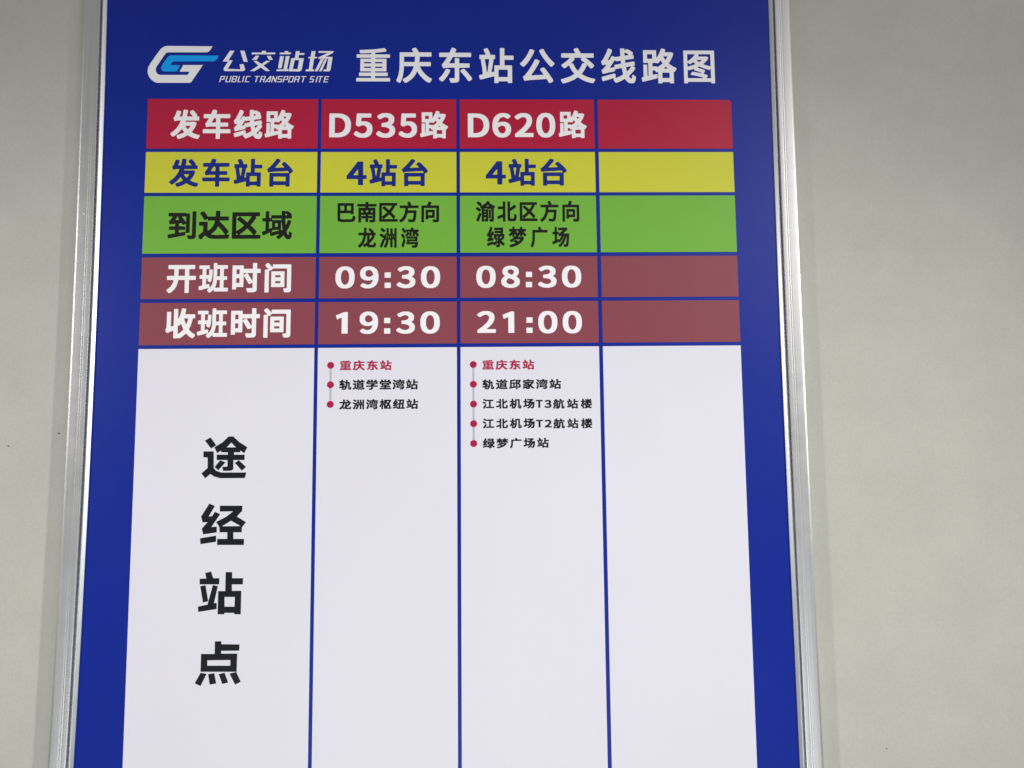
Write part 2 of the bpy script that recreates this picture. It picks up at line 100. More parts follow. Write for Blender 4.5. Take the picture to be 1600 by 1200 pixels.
    [[87,0,80,2,73,10,59,40,38,71,38,103,45,114,55,119,140,131,239,155,327,182,334,187,335,192,332,199,322,206,242,248,234,255,229,264,222,264,147,230,115,229,110,232,53,285,52,318,62,330,145,367,207,399,257,430,261,434,263,441,254,448,195,449,184,456,182,464,182,542,175,550,165,547,122,504,87,476,56,476,50,479,32,502,2,532,0,537,0,552,0,567,2,572,52,609,75,628,112,668,120,681,119,686,112,690,30,691,20,698,17,706,17,792,22,802,31,807,177,808,182,817,183,890,192,899,202,900,282,900,290,897,297,887,297,814,304,807,568,807,576,814,576,887,583,898,591,900,678,900,686,898,693,887,693,817,698,808,865,807,875,802,879,797,880,792,880,706,878,698,868,691,775,690,768,686,767,681,771,673,818,628,860,596,888,579,898,570,900,564,899,532,873,507,848,476,843,474,813,474,805,477,770,504,708,564,701,566,696,562,693,555,695,466,701,462,726,461,768,431,778,418,778,386,723,300,666,237,576,164,513,126,419,81,312,44,227,21,125,0], [478,260,486,260,504,271,561,316,579,335,579,340,573,347,367,348,357,344,350,338,350,330,353,328,418,295], [262,287,267,288,299,308,308,325,307,333,297,339,290,338,247,310,245,305,247,295], [610,441,658,441,667,446,669,454,658,465,653,467,616,467,611,465,602,454,603,446], [495,461,501,459,566,459,573,463,576,469,576,545,571,554,566,556,561,554,521,514,494,492,491,487,491,469], [300,469,307,466,317,472,359,509,366,522,364,526,349,539,314,577,307,581,300,577,297,570,297,476], [442,623,451,621,471,636,510,676,512,681,511,686,501,691,396,691,389,688,385,681,389,673,432,638,439,630], [429,723,436,722,444,725,450,731,449,769,436,775,423,771,420,766,420,731,423,726]],
    [[296,1,271,21,239,40,231,48,229,53,229,85,235,96,269,140,293,182,320,245,339,309,350,367,349,374,343,381,333,378,317,351,307,342,273,341,268,337,266,316,227,217,178,102,143,28,138,21,129,13,92,13,38,43,21,58,21,98,83,225,152,389,162,399,201,401,224,446,221,451,217,454,206,451,170,452,83,507,12,543,0,556,0,591,47,649,52,651,83,651,162,614,225,578,253,560,263,559,267,563,270,573,281,629,284,636,290,643,296,646,327,646,353,641,360,648,360,877,369,888,376,890,472,890,477,888,485,880,486,638,492,631,531,631,540,623,546,612,554,609,561,613,564,621,564,865,572,873,577,875,673,875,680,873,688,865,689,860,689,655,696,649,722,649,727,647,740,634,758,603,768,599,773,603,775,611,776,880,783,888,789,890,889,890,898,882,900,875,899,10,889,1,866,0,789,0,783,2,776,10,775,352,768,358,737,359,731,362,724,369,708,414,698,418,691,414,689,406,689,38,688,31,686,27,675,20,580,20,572,22,564,30,563,354,557,361,539,356,505,357,492,369,487,370,482,369,478,362,472,304,462,250,449,202,418,122,384,62,344,11,333,1], [481,402,492,404,495,416,492,429,484,434,490,439,492,444,489,474,490,491,487,516,480,538,474,549,466,551,461,549,458,543,458,514,467,476,466,466,469,446,472,436,479,431,473,424,475,406], [352,419,361,421,367,431,374,471,380,491,388,563,388,601,381,608,376,608,366,598,358,558,349,456,344,429,348,421], [577,436,585,436,591,444,591,479,578,541,575,545,567,547,561,543,558,538,559,496,562,476,571,441], [791,474,799,475,802,481,802,504,790,541,781,544,774,538,772,531,775,499,785,476], [677,499,686,499,690,504,692,519,685,546,678,556,670,559,665,557,661,551,662,533,670,506], [206,695,137,746,54,795,41,807,41,842,93,899,129,900,137,897,217,852,264,822,286,806,296,795,297,760,259,710,242,695]],
    [[284,0,276,5,271,13,271,298,270,303,264,309,257,309,252,305,181,124,149,51,130,13,122,8,87,8,29,43,20,53,20,93,81,222,149,386,159,393,192,393,242,360,257,345,264,344,270,350,271,537,276,550,272,558,256,560,249,564,200,625,199,658,204,668,203,676,184,683,157,707,42,792,39,799,40,832,89,884,127,884,207,832,279,776,282,769,281,736,257,708,256,703,257,698,264,694,339,732,419,785,474,830,501,857,528,892,536,899,571,900,581,897,630,872,639,865,641,860,641,832,638,819,671,793,711,767,773,735,818,714,891,688,900,678,900,643,874,613,858,587,848,578,838,576,833,570,838,552,838,66,835,48,830,38,819,23,793,8,769,3,741,0,653,1,642,13,635,40,624,68,624,103,631,111,636,114,723,115,728,124,727,161,721,168,713,168,709,164,706,156,696,149,613,149,603,156,599,166,591,168,586,166,581,159,581,63,578,48,571,35,551,15,534,8,519,5,489,2,426,3,417,13,404,61,401,65,394,67,389,65,384,58,384,12,374,1], [389,103,394,102,399,103,413,116,461,116,469,120,471,126,471,179,467,187,461,189,394,189,386,185,384,179,384,113], [585,174,594,172,600,177,605,204,605,479,600,507,591,511,582,507,577,479,577,204,581,179], [712,174,721,172,727,177,732,204,732,482,727,507,718,511,710,507,705,479,705,204,709,179], [384,292,469,292,475,298,475,315,471,320,466,321,386,321,382,318,380,313,380,298], [384,421,469,420,475,426,475,441,471,446,466,447,386,447,382,444,380,439,380,426], [159,436,52,511,12,535,0,547,0,582,49,637,87,637,174,585,234,542,244,532,244,494,212,454,194,437], [586,517,591,515,599,517,603,527,613,534,693,535,698,534,704,529,711,517,721,515,728,524,728,552,723,558,718,559,584,559,577,555,576,550,581,540,581,524], [393,542,531,541,551,551,553,557,551,562,546,566,531,571,399,571,389,567,377,557,379,550], [505,673,511,671,601,671,609,674,612,681,606,690,559,727,554,728,541,720,504,688,500,681]],
    [[607,0,575,3,565,12,559,40,547,67,547,100,549,105,557,112,562,112,605,112,658,107,688,108,701,114,707,122,720,150,716,158,285,159,280,160,272,167,270,172,270,207,299,302,313,366,324,381,326,389,318,396,280,397,270,406,270,494,262,503,217,536,214,541,214,573,219,581,252,609,284,643,309,676,315,688,308,695,260,697,245,678,193,646,187,643,154,644,144,653,125,686,97,725,38,800,38,833,40,838,50,847,98,875,139,874,187,820,237,753,245,749,250,751,254,758,255,795,267,805,489,807,494,815,481,843,481,873,484,878,492,884,499,887,552,900,587,900,597,893,623,847,640,806,882,805,887,805,895,798,897,793,898,773,897,711,895,703,885,696,822,695,815,691,813,686,827,666,865,626,888,596,897,580,900,571,900,541,898,536,862,511,832,497,830,491,829,292,821,272,829,265,857,264,866,254,867,247,867,222,857,167,849,132,831,77,812,42,786,17,769,8,749,3,726,0], [96,25,33,63,23,75,23,110,75,239,123,384,123,391,120,396,108,400,99,409,80,444,54,481,1,551,0,583,2,588,20,603,66,626,96,626,101,623,149,568,191,511,209,481,209,444,199,431,174,416,172,409,184,397,224,369,234,357,234,319,229,299,168,115,141,40,136,32,129,26], [414,257,776,256,786,258,799,264,801,272,798,277,784,284,774,285,418,285,413,282,409,269,409,262], [360,376,706,375,711,377,714,381,715,394,713,399,706,403,366,402,345,396,342,391,342,386,345,382], [448,476,502,475,509,479,511,486,502,499,497,502,456,502,443,489,443,481], [611,476,671,476,676,480,676,489,663,504,620,504,607,489,607,481], [334,504,340,501,408,501,416,505,418,511,418,586,413,596,408,597,401,594,363,548,333,518,329,511], [538,504,544,501,575,501,582,509,582,686,581,691,575,695,542,695,535,688,535,511], [705,504,711,501,781,501,786,503,791,509,785,524,760,558,718,608,711,612,704,608,701,601,701,511], [426,648,434,650,442,671,438,688,437,708,434,713,398,715,363,720,353,717,349,711,350,706,366,692,393,691,419,683,421,678,418,663,418,656,421,650]],
    [[489,0,481,1,472,10,465,38,454,66,454,102,458,112,456,117,451,120,446,119,394,82,386,79,356,79,351,82,315,130,309,132,65,54,32,54,21,66,7,130,8,163,20,175,289,252,319,252,327,250,333,242,340,212,344,207,349,208,441,266,456,278,455,286,450,293,426,324,376,375,343,403,349,408,350,439,362,451,365,459,361,466,349,467,340,477,339,561,337,565,332,567,324,564,320,558,294,512,229,413,232,406,237,404,282,413,324,413,342,400,337,395,334,314,329,306,324,302,312,298,140,262,92,249,70,240,40,240,35,242,28,250,7,314,8,347,15,355,30,363,47,377,101,446,111,461,112,467,110,471,105,473,82,468,65,462,35,462,30,464,23,472,1,538,0,571,7,581,27,597,64,655,119,770,141,826,163,890,172,899,204,900,217,897,272,871,279,864,282,857,282,824,271,795,219,682,181,612,180,604,187,601,197,601,202,604,230,655,247,692,254,701,262,704,294,704,347,673,356,663,356,625,339,589,340,584,347,580,688,581,693,582,696,586,697,609,691,614,402,614,394,617,387,627,386,709,389,716,396,723,698,723,704,727,704,744,702,750,696,751,379,750,370,760,369,783,369,852,371,857,379,863,718,864,733,867,783,867,815,863,825,854,823,737,820,724,820,673,818,660,815,586,820,581,875,581,880,579,887,571,887,477,878,467,860,466,857,459,860,451,877,436,878,400,875,395,860,380,795,324,746,285,741,278,743,273,768,250,815,215,868,187,893,176,900,166,899,133,850,74,843,71,813,72,786,84,746,110,708,140,676,173,668,173,665,171,663,166,663,59,655,36,638,18,621,8,596,3,571,0], [469,115,546,115,548,122,548,178,547,184,541,186,534,183,462,130,458,120,461,116], [498,275,509,276,545,301,553,314,566,324,566,331,561,342,556,344,549,343,540,329,521,324,498,306,492,283], [670,380,676,378,683,383,721,416,757,454,757,464,751,467,666,466,663,459,663,395], [537,385,544,385,548,390,548,464,541,467,469,465,466,459,469,452]],
    [[64,0,52,10,36,31,0,69,0,105,10,115,72,156,117,196,158,245,185,288,200,316,225,372,245,433,261,500,269,546,265,553,259,555,27,556,19,563,17,571,17,663,24,673,32,676,281,677,286,683,289,704,291,770,294,780,297,890,308,900,361,900,376,898,409,897,421,887,421,816,419,803,419,765,416,754,414,691,414,683,421,676,633,676,642,681,644,686,638,695,528,782,516,797,516,831,520,839,566,879,596,880,605,877,628,861,695,810,778,740,780,734,780,704,770,688,769,683,773,679,780,676,872,676,883,668,885,663,885,642,885,571,883,563,873,556,815,555,805,551,803,546,806,538,817,531,825,523,825,495,822,482,805,451,757,380,706,314,619,222,586,193,573,181,571,176,571,158,574,143,578,137,588,133,623,130,743,131,763,134,772,143,780,171,783,219,787,229,795,237,832,237,847,228,890,212,898,204,900,196,900,158,892,104,882,69,875,56,850,30,840,23,827,18,795,13,558,13,533,15,501,23,486,33,464,56,453,84,448,86,443,86,398,59,344,31,309,31,296,40,273,71,253,92,251,97,250,117,246,122,241,124,234,120,159,46,104,5,94,0], [269,150,276,148,286,152,354,187,436,241,448,252,448,546,447,551,441,555,406,555,399,551,381,446,366,382,351,334,341,303,311,235,267,163,265,156], [576,375,586,375,602,393,652,456,682,502,704,543,705,548,700,554,581,555,572,551,571,385,572,380]],
    [[405,0,320,8,252,26,193,53,158,75,107,115,61,176,28,244,4,348,0,424,4,557,28,658,60,726,111,790,162,830,186,844,248,874,320,892,334,895,409,900,491,900,562,895,639,877,718,842,737,830,793,785,839,727,872,658,896,557,900,481,896,348,872,247,840,176,789,112,742,75,707,53,658,30,588,11,562,5,491,0], [428,151,468,150,515,164,542,180,572,210,603,257,618,294,631,333,642,397,642,510,626,589,606,641,576,690,543,722,515,738,468,753,452,753,432,753,381,737,354,720,324,690,294,641,274,589,258,508,258,395,274,316,293,264,320,220,358,180,381,166]],
    [[0,765,640,900,900,900,900,0,440,0,440,672,85,590]],
    [[24,1,9,10,6,16,8,115,46,141,139,193,262,271,365,346,445,412,500,468,546,527,576,589,581,633,565,675,553,692,531,713,512,725,485,735,466,741,425,749,398,750,364,746,288,724,220,690,175,659,103,659,0,726,0,771,69,816,130,848,191,871,228,882,277,892,364,900,466,900,538,895,613,881,670,862,727,831,781,790,810,753,832,704,839,658,839,599,832,547,803,479,757,414,706,358,620,282,536,218,484,183,469,171,465,161,474,155,485,153,882,152,897,143,900,137,898,12,884,2,875,0]],
    [[383,0,291,8,246,16,192,28,121,53,47,89,2,119,0,163,67,220,89,235,100,238,163,237,219,205,272,181,326,165,371,155,413,150,459,150,517,160,570,178,589,188,604,200,625,225,641,259,641,269,625,308,601,336,585,346,524,369,459,383,364,394,303,394,272,397,254,407,252,414,254,525,272,535,303,538,352,538,436,549,490,561,543,582,558,592,576,611,595,643,599,658,591,680,566,715,532,734,486,748,452,753,429,753,364,743,314,728,268,710,209,678,146,677,131,685,47,750,45,791,48,796,59,803,124,838,185,862,261,884,322,895,383,900,494,900,509,898,551,897,623,887,669,875,738,847,799,807,833,769,849,739,858,697,858,633,845,585,826,552,803,528,787,515,732,481,729,476,733,468,772,451,829,414,853,394,880,360,896,323,900,301,900,227,896,200,868,142,830,103,764,60,714,38,638,16,574,5,498,0]],
    [[531,1,517,10,514,17,514,221,510,229,500,231,17,231,3,240,0,245,0,351,35,392,490,890,500,898,510,900,721,900,738,890,741,883,742,387,745,382,755,380,880,380,896,370,900,363,900,245,890,235,880,231,755,231,745,229,742,226,741,17,738,10,728,2,717,0], [329,380,500,380,511,383,514,390,514,569,512,576,503,583,490,581,480,574,315,397,312,387,317,383]],
    [[374,2,337,3,292,8,233,18,181,31,121,52,51,86,3,119,0,127,2,164,69,224,90,238,151,239,164,238,214,207,255,188,322,166,370,156,422,151,456,154,493,161,552,183,583,203,597,215,626,255,642,296,642,328,626,370,598,407,560,435,508,454,444,464,422,464,385,459,337,446,263,418,203,418,177,426,125,448,102,464,100,530,104,540,104,567,107,577,139,886,155,897,166,900,823,899,838,890,841,881,841,763,838,757,827,750,812,747,378,746,369,736,354,613,356,608,366,603,415,608,530,608,582,605,652,593,686,584,732,567,770,547,823,509,847,486,869,456,892,402,896,385,900,353,900,277,892,228,869,176,828,125,788,93,753,69,697,41,626,18,560,5,489,0,385,0]],
    [[432,0,362,5,304,18,269,28,209,53,124,109,68,171,32,237,8,316,0,409,0,473,4,483,8,557,37,650,84,729,140,786,233,845,315,877,401,895,479,900,589,900,648,895,694,887,741,875,801,852,824,840,875,807,876,769,871,760,777,698,765,694,701,695,664,717,616,736,554,750,534,752,503,750,436,736,387,715,354,692,340,678,309,641,282,589,274,557,284,550,291,549,343,564,397,575,460,580,526,580,609,575,670,564,734,544,803,505,847,466,875,426,896,370,900,313,900,259,896,232,892,212,871,166,832,117,793,85,722,43,652,18,589,5,522,0], [471,146,483,145,534,157,562,168,585,183,611,210,630,240,642,272,646,296,634,345,615,377,586,407,562,418,526,430,487,438,460,438,405,428,338,404,287,375,265,358,261,348,286,274,308,235,340,198,366,178,405,159,456,147]],
    [[398,1,348,3,260,16,187,36,148,53,129,62,67,102,33,136,9,178,0,220,0,277,4,306,21,345,46,380,79,412,105,432,178,476,177,481,135,510,113,530,88,559,75,582,62,621,62,697,66,724,87,767,121,805,175,843,225,866,283,884,360,897,417,900,506,900,556,897,637,884,694,866,714,857,742,842,794,806,833,759,850,719,854,695,854,616,850,599,833,562,812,532,775,495,735,466,734,461,807,417,833,397,862,368,883,336,896,301,900,272,900,215,896,188,871,136,840,104,767,57,717,35,648,16,583,5,506,0], [446,141,463,140,517,148,567,163,596,176,613,189,632,210,645,237,646,247,641,262,628,284,617,297,590,320,517,354,437,379,379,395,371,395,317,364,285,336,255,294,243,257,260,219,284,193,310,177,340,163,380,151], [519,532,529,533,547,545,568,564,594,594,614,633,618,648,615,660,607,682,590,705,574,722,555,734,513,749,479,757,452,759,410,752,383,743,346,724,316,690,308,670,308,658,329,620,349,601,376,584,421,564]],
    [[315,0,260,5,210,13,155,28,91,53,25,93,25,135,91,185,123,205,135,208,195,208,225,190,268,172,307,160,342,152,389,149,464,164,507,183,527,195,546,210,564,230,587,257,618,316,625,343,616,350,609,352,557,336,519,328,436,320,370,320,291,325,222,338,163,358,142,368,99,393,64,423,45,444,21,481,4,528,0,559,0,648,4,678,29,736,64,780,111,820,183,860,245,882,304,894,330,897,374,900,456,900,538,895,620,877,695,847,768,801,832,736,868,675,896,579,896,547,900,535,900,434,896,422,892,350,863,257,820,180,760,116,671,58,592,25,503,5,428,0], [404,464,436,462,460,465,495,472,530,484,577,505,613,528,641,552,638,574,622,619,595,668,572,695,546,717,515,734,491,743,436,755,409,755,366,745,334,732,314,719,289,695,270,665,254,623,254,589,258,572,266,552,285,520,307,498,327,486,362,472]],
    [[16,1,3,10,0,17,1,888,13,898,23,900,369,900,458,895,485,892,585,872,678,838,737,802,770,778,826,721,869,647,893,569,900,498,900,402,893,336,867,255,823,179,767,122,691,71,672,61,585,28,485,8,372,0], [240,152,286,152,372,157,455,175,528,203,568,230,612,280,644,341,661,402,661,434,664,451,661,503,640,574,610,628,571,670,525,701,455,728,379,743,305,748,242,748,232,746,229,741,229,162,232,154]],
    [[320,0,304,14,293,50,278,80,278,121,291,134,411,135,419,139,420,368,419,373,414,376,281,377,271,372,269,365,272,358,302,350,317,337,317,294,281,228,234,159,179,92,120,34,72,33,13,73,0,87,1,129,63,185,107,237,150,301,181,358,180,363,175,367,156,364,117,364,112,366,103,375,78,439,78,481,79,486,89,495,104,505,120,520,180,601,201,636,198,642,190,645,24,645,16,646,6,656,5,660,5,756,6,764,16,773,21,774,281,776,306,823,335,887,346,898,354,900,395,899,463,872,476,862,479,855,479,818,463,784,464,779,471,775,858,774,868,773,878,764,880,759,880,663,878,656,867,646,567,645,559,643,555,636,560,624,560,515,562,510,570,506,822,506,827,505,836,496,838,488,838,392,836,387,829,380,822,377,702,376,695,372,693,368,696,360,770,288,813,242,887,152,900,131,899,84,885,72,829,43,783,43,770,55,731,112,661,195,601,260,575,284,567,285,562,281,560,274,560,87,557,65,551,51,545,43,522,20,506,13,479,5,424,0], [565,331,575,331,586,340,624,359,628,363,628,370,619,376,564,375,560,368,560,340], [311,508,317,506,411,506,419,510,420,515,421,624,426,636,421,643,416,645,393,645,385,641,307,520,306,513], [473,628,484,626,505,627,524,638,524,646,515,653,502,657,481,658,471,655,459,648,456,641]],
    [[271,0,263,5,256,16,256,175,254,183,246,184,86,114,44,113,38,116,27,129,0,191,0,232,14,248,249,339,254,343,256,348,255,542,246,544,39,544,29,553,27,560,27,663,32,672,42,678,254,679,256,688,256,887,265,897,271,900,372,900,384,891,387,882,387,16,384,9,374,0], [562,15,537,21,518,31,495,54,486,69,478,90,473,129,473,879,476,888,488,897,589,897,595,895,604,884,604,634,609,627,619,631,673,670,740,723,767,749,774,753,813,753,818,751,864,699,875,681,875,639,865,628,809,585,745,542,611,460,605,454,604,446,604,186,610,155,616,150,634,147,735,148,752,155,761,178,766,201,771,253,774,330,786,343,826,343,850,326,888,310,900,296,900,237,892,148,885,108,873,75,858,51,836,30,811,18,799,16]],
    [[379,0,329,37,320,47,320,94,332,106,397,152,428,178,460,210,504,264,510,274,510,280,518,283,525,291,527,296,526,301,520,305,513,304,505,295,503,284,494,281,451,238,409,204,362,203,340,221,332,222,83,123,33,123,21,136,1,195,0,242,14,257,105,288,122,295,125,298,126,547,124,552,120,555,28,555,23,557,15,564,12,574,13,675,26,686,117,686,124,689,126,884,129,891,140,900,241,900,247,899,254,891,257,881,258,692,261,687,266,686,348,684,358,672,359,625,360,620,365,617,384,625,456,671,523,720,526,724,527,731,523,736,518,737,324,739,315,748,314,758,314,852,315,857,324,867,693,868,713,873,756,871,800,839,814,825,815,780,792,757,755,725,684,667,637,632,630,625,629,618,634,613,639,612,884,612,889,611,899,601,900,525,898,515,893,411,878,244,860,133,852,101,840,67,822,42,810,29,795,18,775,10,730,4,649,4,614,7,602,18,595,52,581,84,580,118,577,124,570,125,491,49,427,0], [675,133,693,132,706,138,712,148,718,163,728,197,739,254,751,357,754,399,751,406,748,410,740,409,735,405,708,338,669,264,632,205,590,148,591,141,597,137,634,137], [539,328,548,326,555,333,599,406,631,480,633,488,627,495,614,495,608,490,598,458,583,429,577,409,537,338,536,333], [357,347,362,346,367,349,410,394,439,433,459,465,463,475,459,481,454,482,429,481,399,474,357,475,344,488,313,554,262,554,257,547,259,352,266,348,303,361,340,361,347,358]],
    [[12,1,1,12,0,22,0,112,12,126,371,127,376,128,379,135,379,169,373,174,100,174,93,176,84,186,83,287,95,300,205,301,228,299,373,299,378,300,381,306,381,326,378,330,373,331,165,330,153,343,153,483,150,491,143,493,128,480,120,479,20,479,6,491,5,734,12,743,20,748,123,748,130,751,132,756,130,763,96,810,95,846,98,854,112,866,165,887,215,887,230,873,274,817,316,749,371,748,376,749,379,756,379,883,382,891,389,898,396,900,501,900,509,895,516,886,517,751,524,748,577,748,583,751,649,844,671,881,682,892,727,892,803,865,812,854,812,815,772,761,771,753,775,749,780,748,880,748,888,743,895,734,894,491,885,481,878,479,775,479,770,480,760,487,752,486,749,478,749,343,737,330,522,331,517,330,514,326,514,306,515,302,522,299,675,299,697,301,815,300,827,287,826,186,817,176,810,174,522,174,516,169,516,135,517,130,524,127,888,126,898,117,900,110,900,17,897,9,888,1,880,0], [290,451,604,451,609,452,612,456,612,483,611,488,604,491,293,491,288,490,285,483,286,456], [144,518,154,520,162,537,163,549,158,569,158,596,165,605,175,611,176,616,173,623,168,626,140,625,135,621,135,569,130,545,138,522], [747,518,757,516,767,530,770,540,768,562,762,574,755,577,747,574,737,552,739,532], [216,601,685,601,707,609,712,613,713,618,712,623,707,627,685,633,218,633,195,627,191,623,190,618,190,613,195,609]],
    [[240,0,227,12,217,38,199,74,199,114,209,125,214,127,364,127,371,129,376,136,374,249,366,254,13,254,3,263,0,269,0,368,9,378,16,381,369,381,376,387,376,434,395,451,396,459,392,463,384,466,171,466,158,478,157,498,150,506,134,500,34,500,29,502,20,511,18,520,19,730,31,742,124,743,129,744,134,750,132,757,93,806,93,843,94,848,106,858,154,880,165,883,204,883,229,860,276,802,302,762,310,745,317,743,379,743,386,750,385,754,371,782,343,826,343,866,359,879,414,900,459,900,472,888,506,838,530,794,549,747,557,743,590,743,598,745,619,772,654,823,683,874,695,885,745,885,807,864,820,851,820,809,780,752,782,747,789,743,871,742,884,730,884,512,874,502,868,500,765,500,750,507,731,488,689,456,640,424,592,397,589,392,589,387,593,383,601,381,887,380,898,370,900,365,900,272,898,264,889,255,884,254,521,253,516,250,514,244,513,70,505,46,482,24,468,15,444,8,407,3,379,2,366,0], [738,557,745,558,749,567,749,612,745,616,740,618,160,618,155,616,151,609,151,589,158,581,176,587,632,587,647,590,688,590,697,587]],
    [[305,0,284,3,272,15,266,45,254,75,254,92,247,99,145,60,92,42,51,42,46,44,34,55,15,89,0,109,0,151,9,161,88,185,93,188,95,193,95,198,88,203,63,205,58,208,48,219,15,269,15,306,19,313,28,321,86,339,90,348,88,353,83,356,66,357,59,363,19,417,17,424,18,459,32,473,101,492,161,511,194,524,198,532,196,537,189,541,148,542,137,552,135,560,131,563,36,564,30,566,21,574,20,601,20,793,21,801,30,810,36,811,330,812,338,818,335,828,335,865,341,875,347,880,362,885,421,900,456,900,464,896,479,876,511,815,517,812,841,811,851,810,860,801,862,796,862,576,849,564,763,564,754,560,752,555,755,547,778,530,794,513,794,473,763,445,673,380,668,375,691,328,720,284,742,257,781,219,806,200,844,176,888,156,898,146,900,124,898,99,876,77,858,52,844,39,836,37,798,38,760,57,722,82,686,111,631,168,605,201,585,233,579,236,574,236,568,227,567,175,565,151,549,95,531,62,496,28,473,13,443,3,421,0], [347,126,363,124,381,127,403,138,413,151,422,171,425,180,422,185,416,188,337,143,334,139,334,131,338,128], [115,195,121,193,136,195,187,214,318,274,401,323,423,343,419,355,416,357,411,355,375,333,363,323,305,294,292,285,267,273,194,242,129,219,112,207,110,200], [124,348,129,347,174,358,265,397,280,402,348,437,358,444,360,451,350,460,345,460,265,422,255,415,159,381,124,366,120,363,118,355], [516,446,522,445,529,449,605,503,633,525,636,530,635,537,625,542,499,542,489,538,471,523,469,515], [298,545,318,544,338,548,353,557,355,567,348,573,333,573,296,562,293,560,292,552], [153,663,159,661,718,661,727,668,728,680,726,686,718,690,159,690,154,688,149,683,149,668]],
    [[69,0,36,31,2,57,0,96,3,104,25,138,53,195,68,239,86,320,91,360,94,421,96,434,96,747,104,758,109,762,114,762,416,762,421,766,422,771,398,833,398,870,399,875,408,884,416,887,477,900,512,900,522,898,537,881,560,829,581,769,586,763,884,762,896,754,900,747,900,648,897,642,887,633,246,633,238,631,234,624,234,402,232,389,231,355,223,281,213,224,201,173,180,113,160,70,121,10,109,0]],
    [[70,0,15,35,2,48,0,53,0,85,1,93,23,138,44,198,56,248,69,323,74,369,77,449,79,461,79,769,87,781,92,784,97,785,401,785,405,789,405,794,386,824,385,862,387,867,398,877,452,900,490,900,499,898,523,872,554,828,578,786,877,785,889,777,893,769,893,672,891,667,882,658,875,656,603,656,599,652,596,604,591,569,590,546,596,542,860,542,866,539,875,529,875,431,872,425,863,416,618,416,613,414,611,409,635,364,672,308,716,253,740,228,796,183,840,154,888,128,898,118,900,113,900,73,845,6,838,3,801,3,753,30,709,62,675,92,608,159,580,193,532,263,527,266,520,263,487,200,454,153,428,124,402,98,364,64,310,28,257,0,218,0,203,14,181,44,165,58,159,68,154,69,147,65,122,13,112,2,107,0], [173,123,181,122,230,148,285,185,323,221,357,263,385,311,410,364,424,409,423,414,415,416,220,416,209,414,206,396,206,361,196,258,183,186,169,133,169,128], [200,449,205,450,213,456,217,466,216,496,203,510,192,504,189,494,189,459,192,454], [209,544,218,542,450,543,454,551,459,599,461,654,453,656,210,655,208,647], [504,662,556,661,569,674,570,684,561,688,497,687,493,684,493,677]],
    [[185,0,177,3,168,15,167,268,160,273,153,270,114,204,97,181,84,171,47,171,42,173,34,181,0,242,0,280,2,288,43,347,73,400,110,482,130,533,140,569,140,574,136,576,37,576,26,584,22,594,22,688,24,696,32,704,37,706,160,706,167,709,168,885,173,893,182,900,279,900,284,898,291,890,293,882,293,714,294,709,298,706,412,707,414,714,414,834,417,840,427,848,755,849,762,847,770,839,772,831,772,291,782,284,787,286,791,296,801,305,838,306,863,289,888,278,899,265,900,171,898,158,897,122,892,77,887,59,880,43,858,21,836,11,819,8,720,8,703,11,681,21,656,46,649,66,644,122,643,717,639,721,545,721,541,719,540,714,540,441,530,329,515,247,502,204,490,168,466,113,434,59,399,15,385,1,343,1,318,25,303,35,294,31,293,13,281,1], [296,127,303,125,307,127,317,138,332,161,356,207,376,255,382,278,381,283,377,285,338,286,333,288,325,296,309,321,303,326,296,324,293,319,293,133], [770,127,779,127,787,130,788,133,793,186,793,242,786,270,779,274,773,270,765,240,765,143,765,133], [172,344,180,342,184,347,196,385,198,428,192,436,187,435,183,431,172,400,169,382,169,349], [398,431,404,429,411,436,412,477,414,490,414,574,409,576,296,576,293,571,293,553,300,541], [417,609,422,608,428,612,431,617,433,625,432,663,429,669,422,674,409,666,405,655,406,622]],
    [[163,0,153,9,150,15,150,247,148,254,141,259,133,255,104,204,89,188,50,187,45,188,35,199,25,222,0,262,0,267,0,305,37,362,73,434,101,504,128,588,126,593,121,597,33,598,28,599,20,607,17,616,18,710,30,723,141,723,148,727,150,733,150,885,153,891,161,898,166,900,257,900,264,898,273,890,274,882,274,733,276,727,284,723,335,723,343,728,345,832,348,839,358,847,860,848,867,847,871,845,879,837,880,832,880,733,867,720,835,719,827,713,833,698,833,663,831,652,790,553,740,446,803,347,850,262,850,219,835,203,801,179,797,170,801,165,808,163,887,162,898,152,900,145,900,55,897,46,890,39,882,37,357,38,348,46,345,53,345,344,338,352,323,349,291,349,281,351,276,347,274,342,274,13,265,3,259,0], [563,165,569,163,727,163,734,165,738,172,670,294,663,303,658,304,653,299,598,222,564,182,559,172], [479,312,483,310,488,312,498,324,540,381,574,436,572,444,530,504,492,556,483,562,476,558,474,551,474,322], [157,334,166,335,169,339,180,384,181,419,178,425,173,427,166,425,163,422,153,391,150,342], [261,414,267,414,272,421,271,451,259,477,249,478,243,471,244,449,254,418], [332,528,338,527,345,536,343,593,335,598,296,597,291,591,293,586], [642,583,651,582,659,596,699,695,704,710,703,715,695,720,552,720,545,717,542,713,544,705], [362,628,367,626,372,628,376,636,376,685,370,694,363,693,352,680,352,640]],
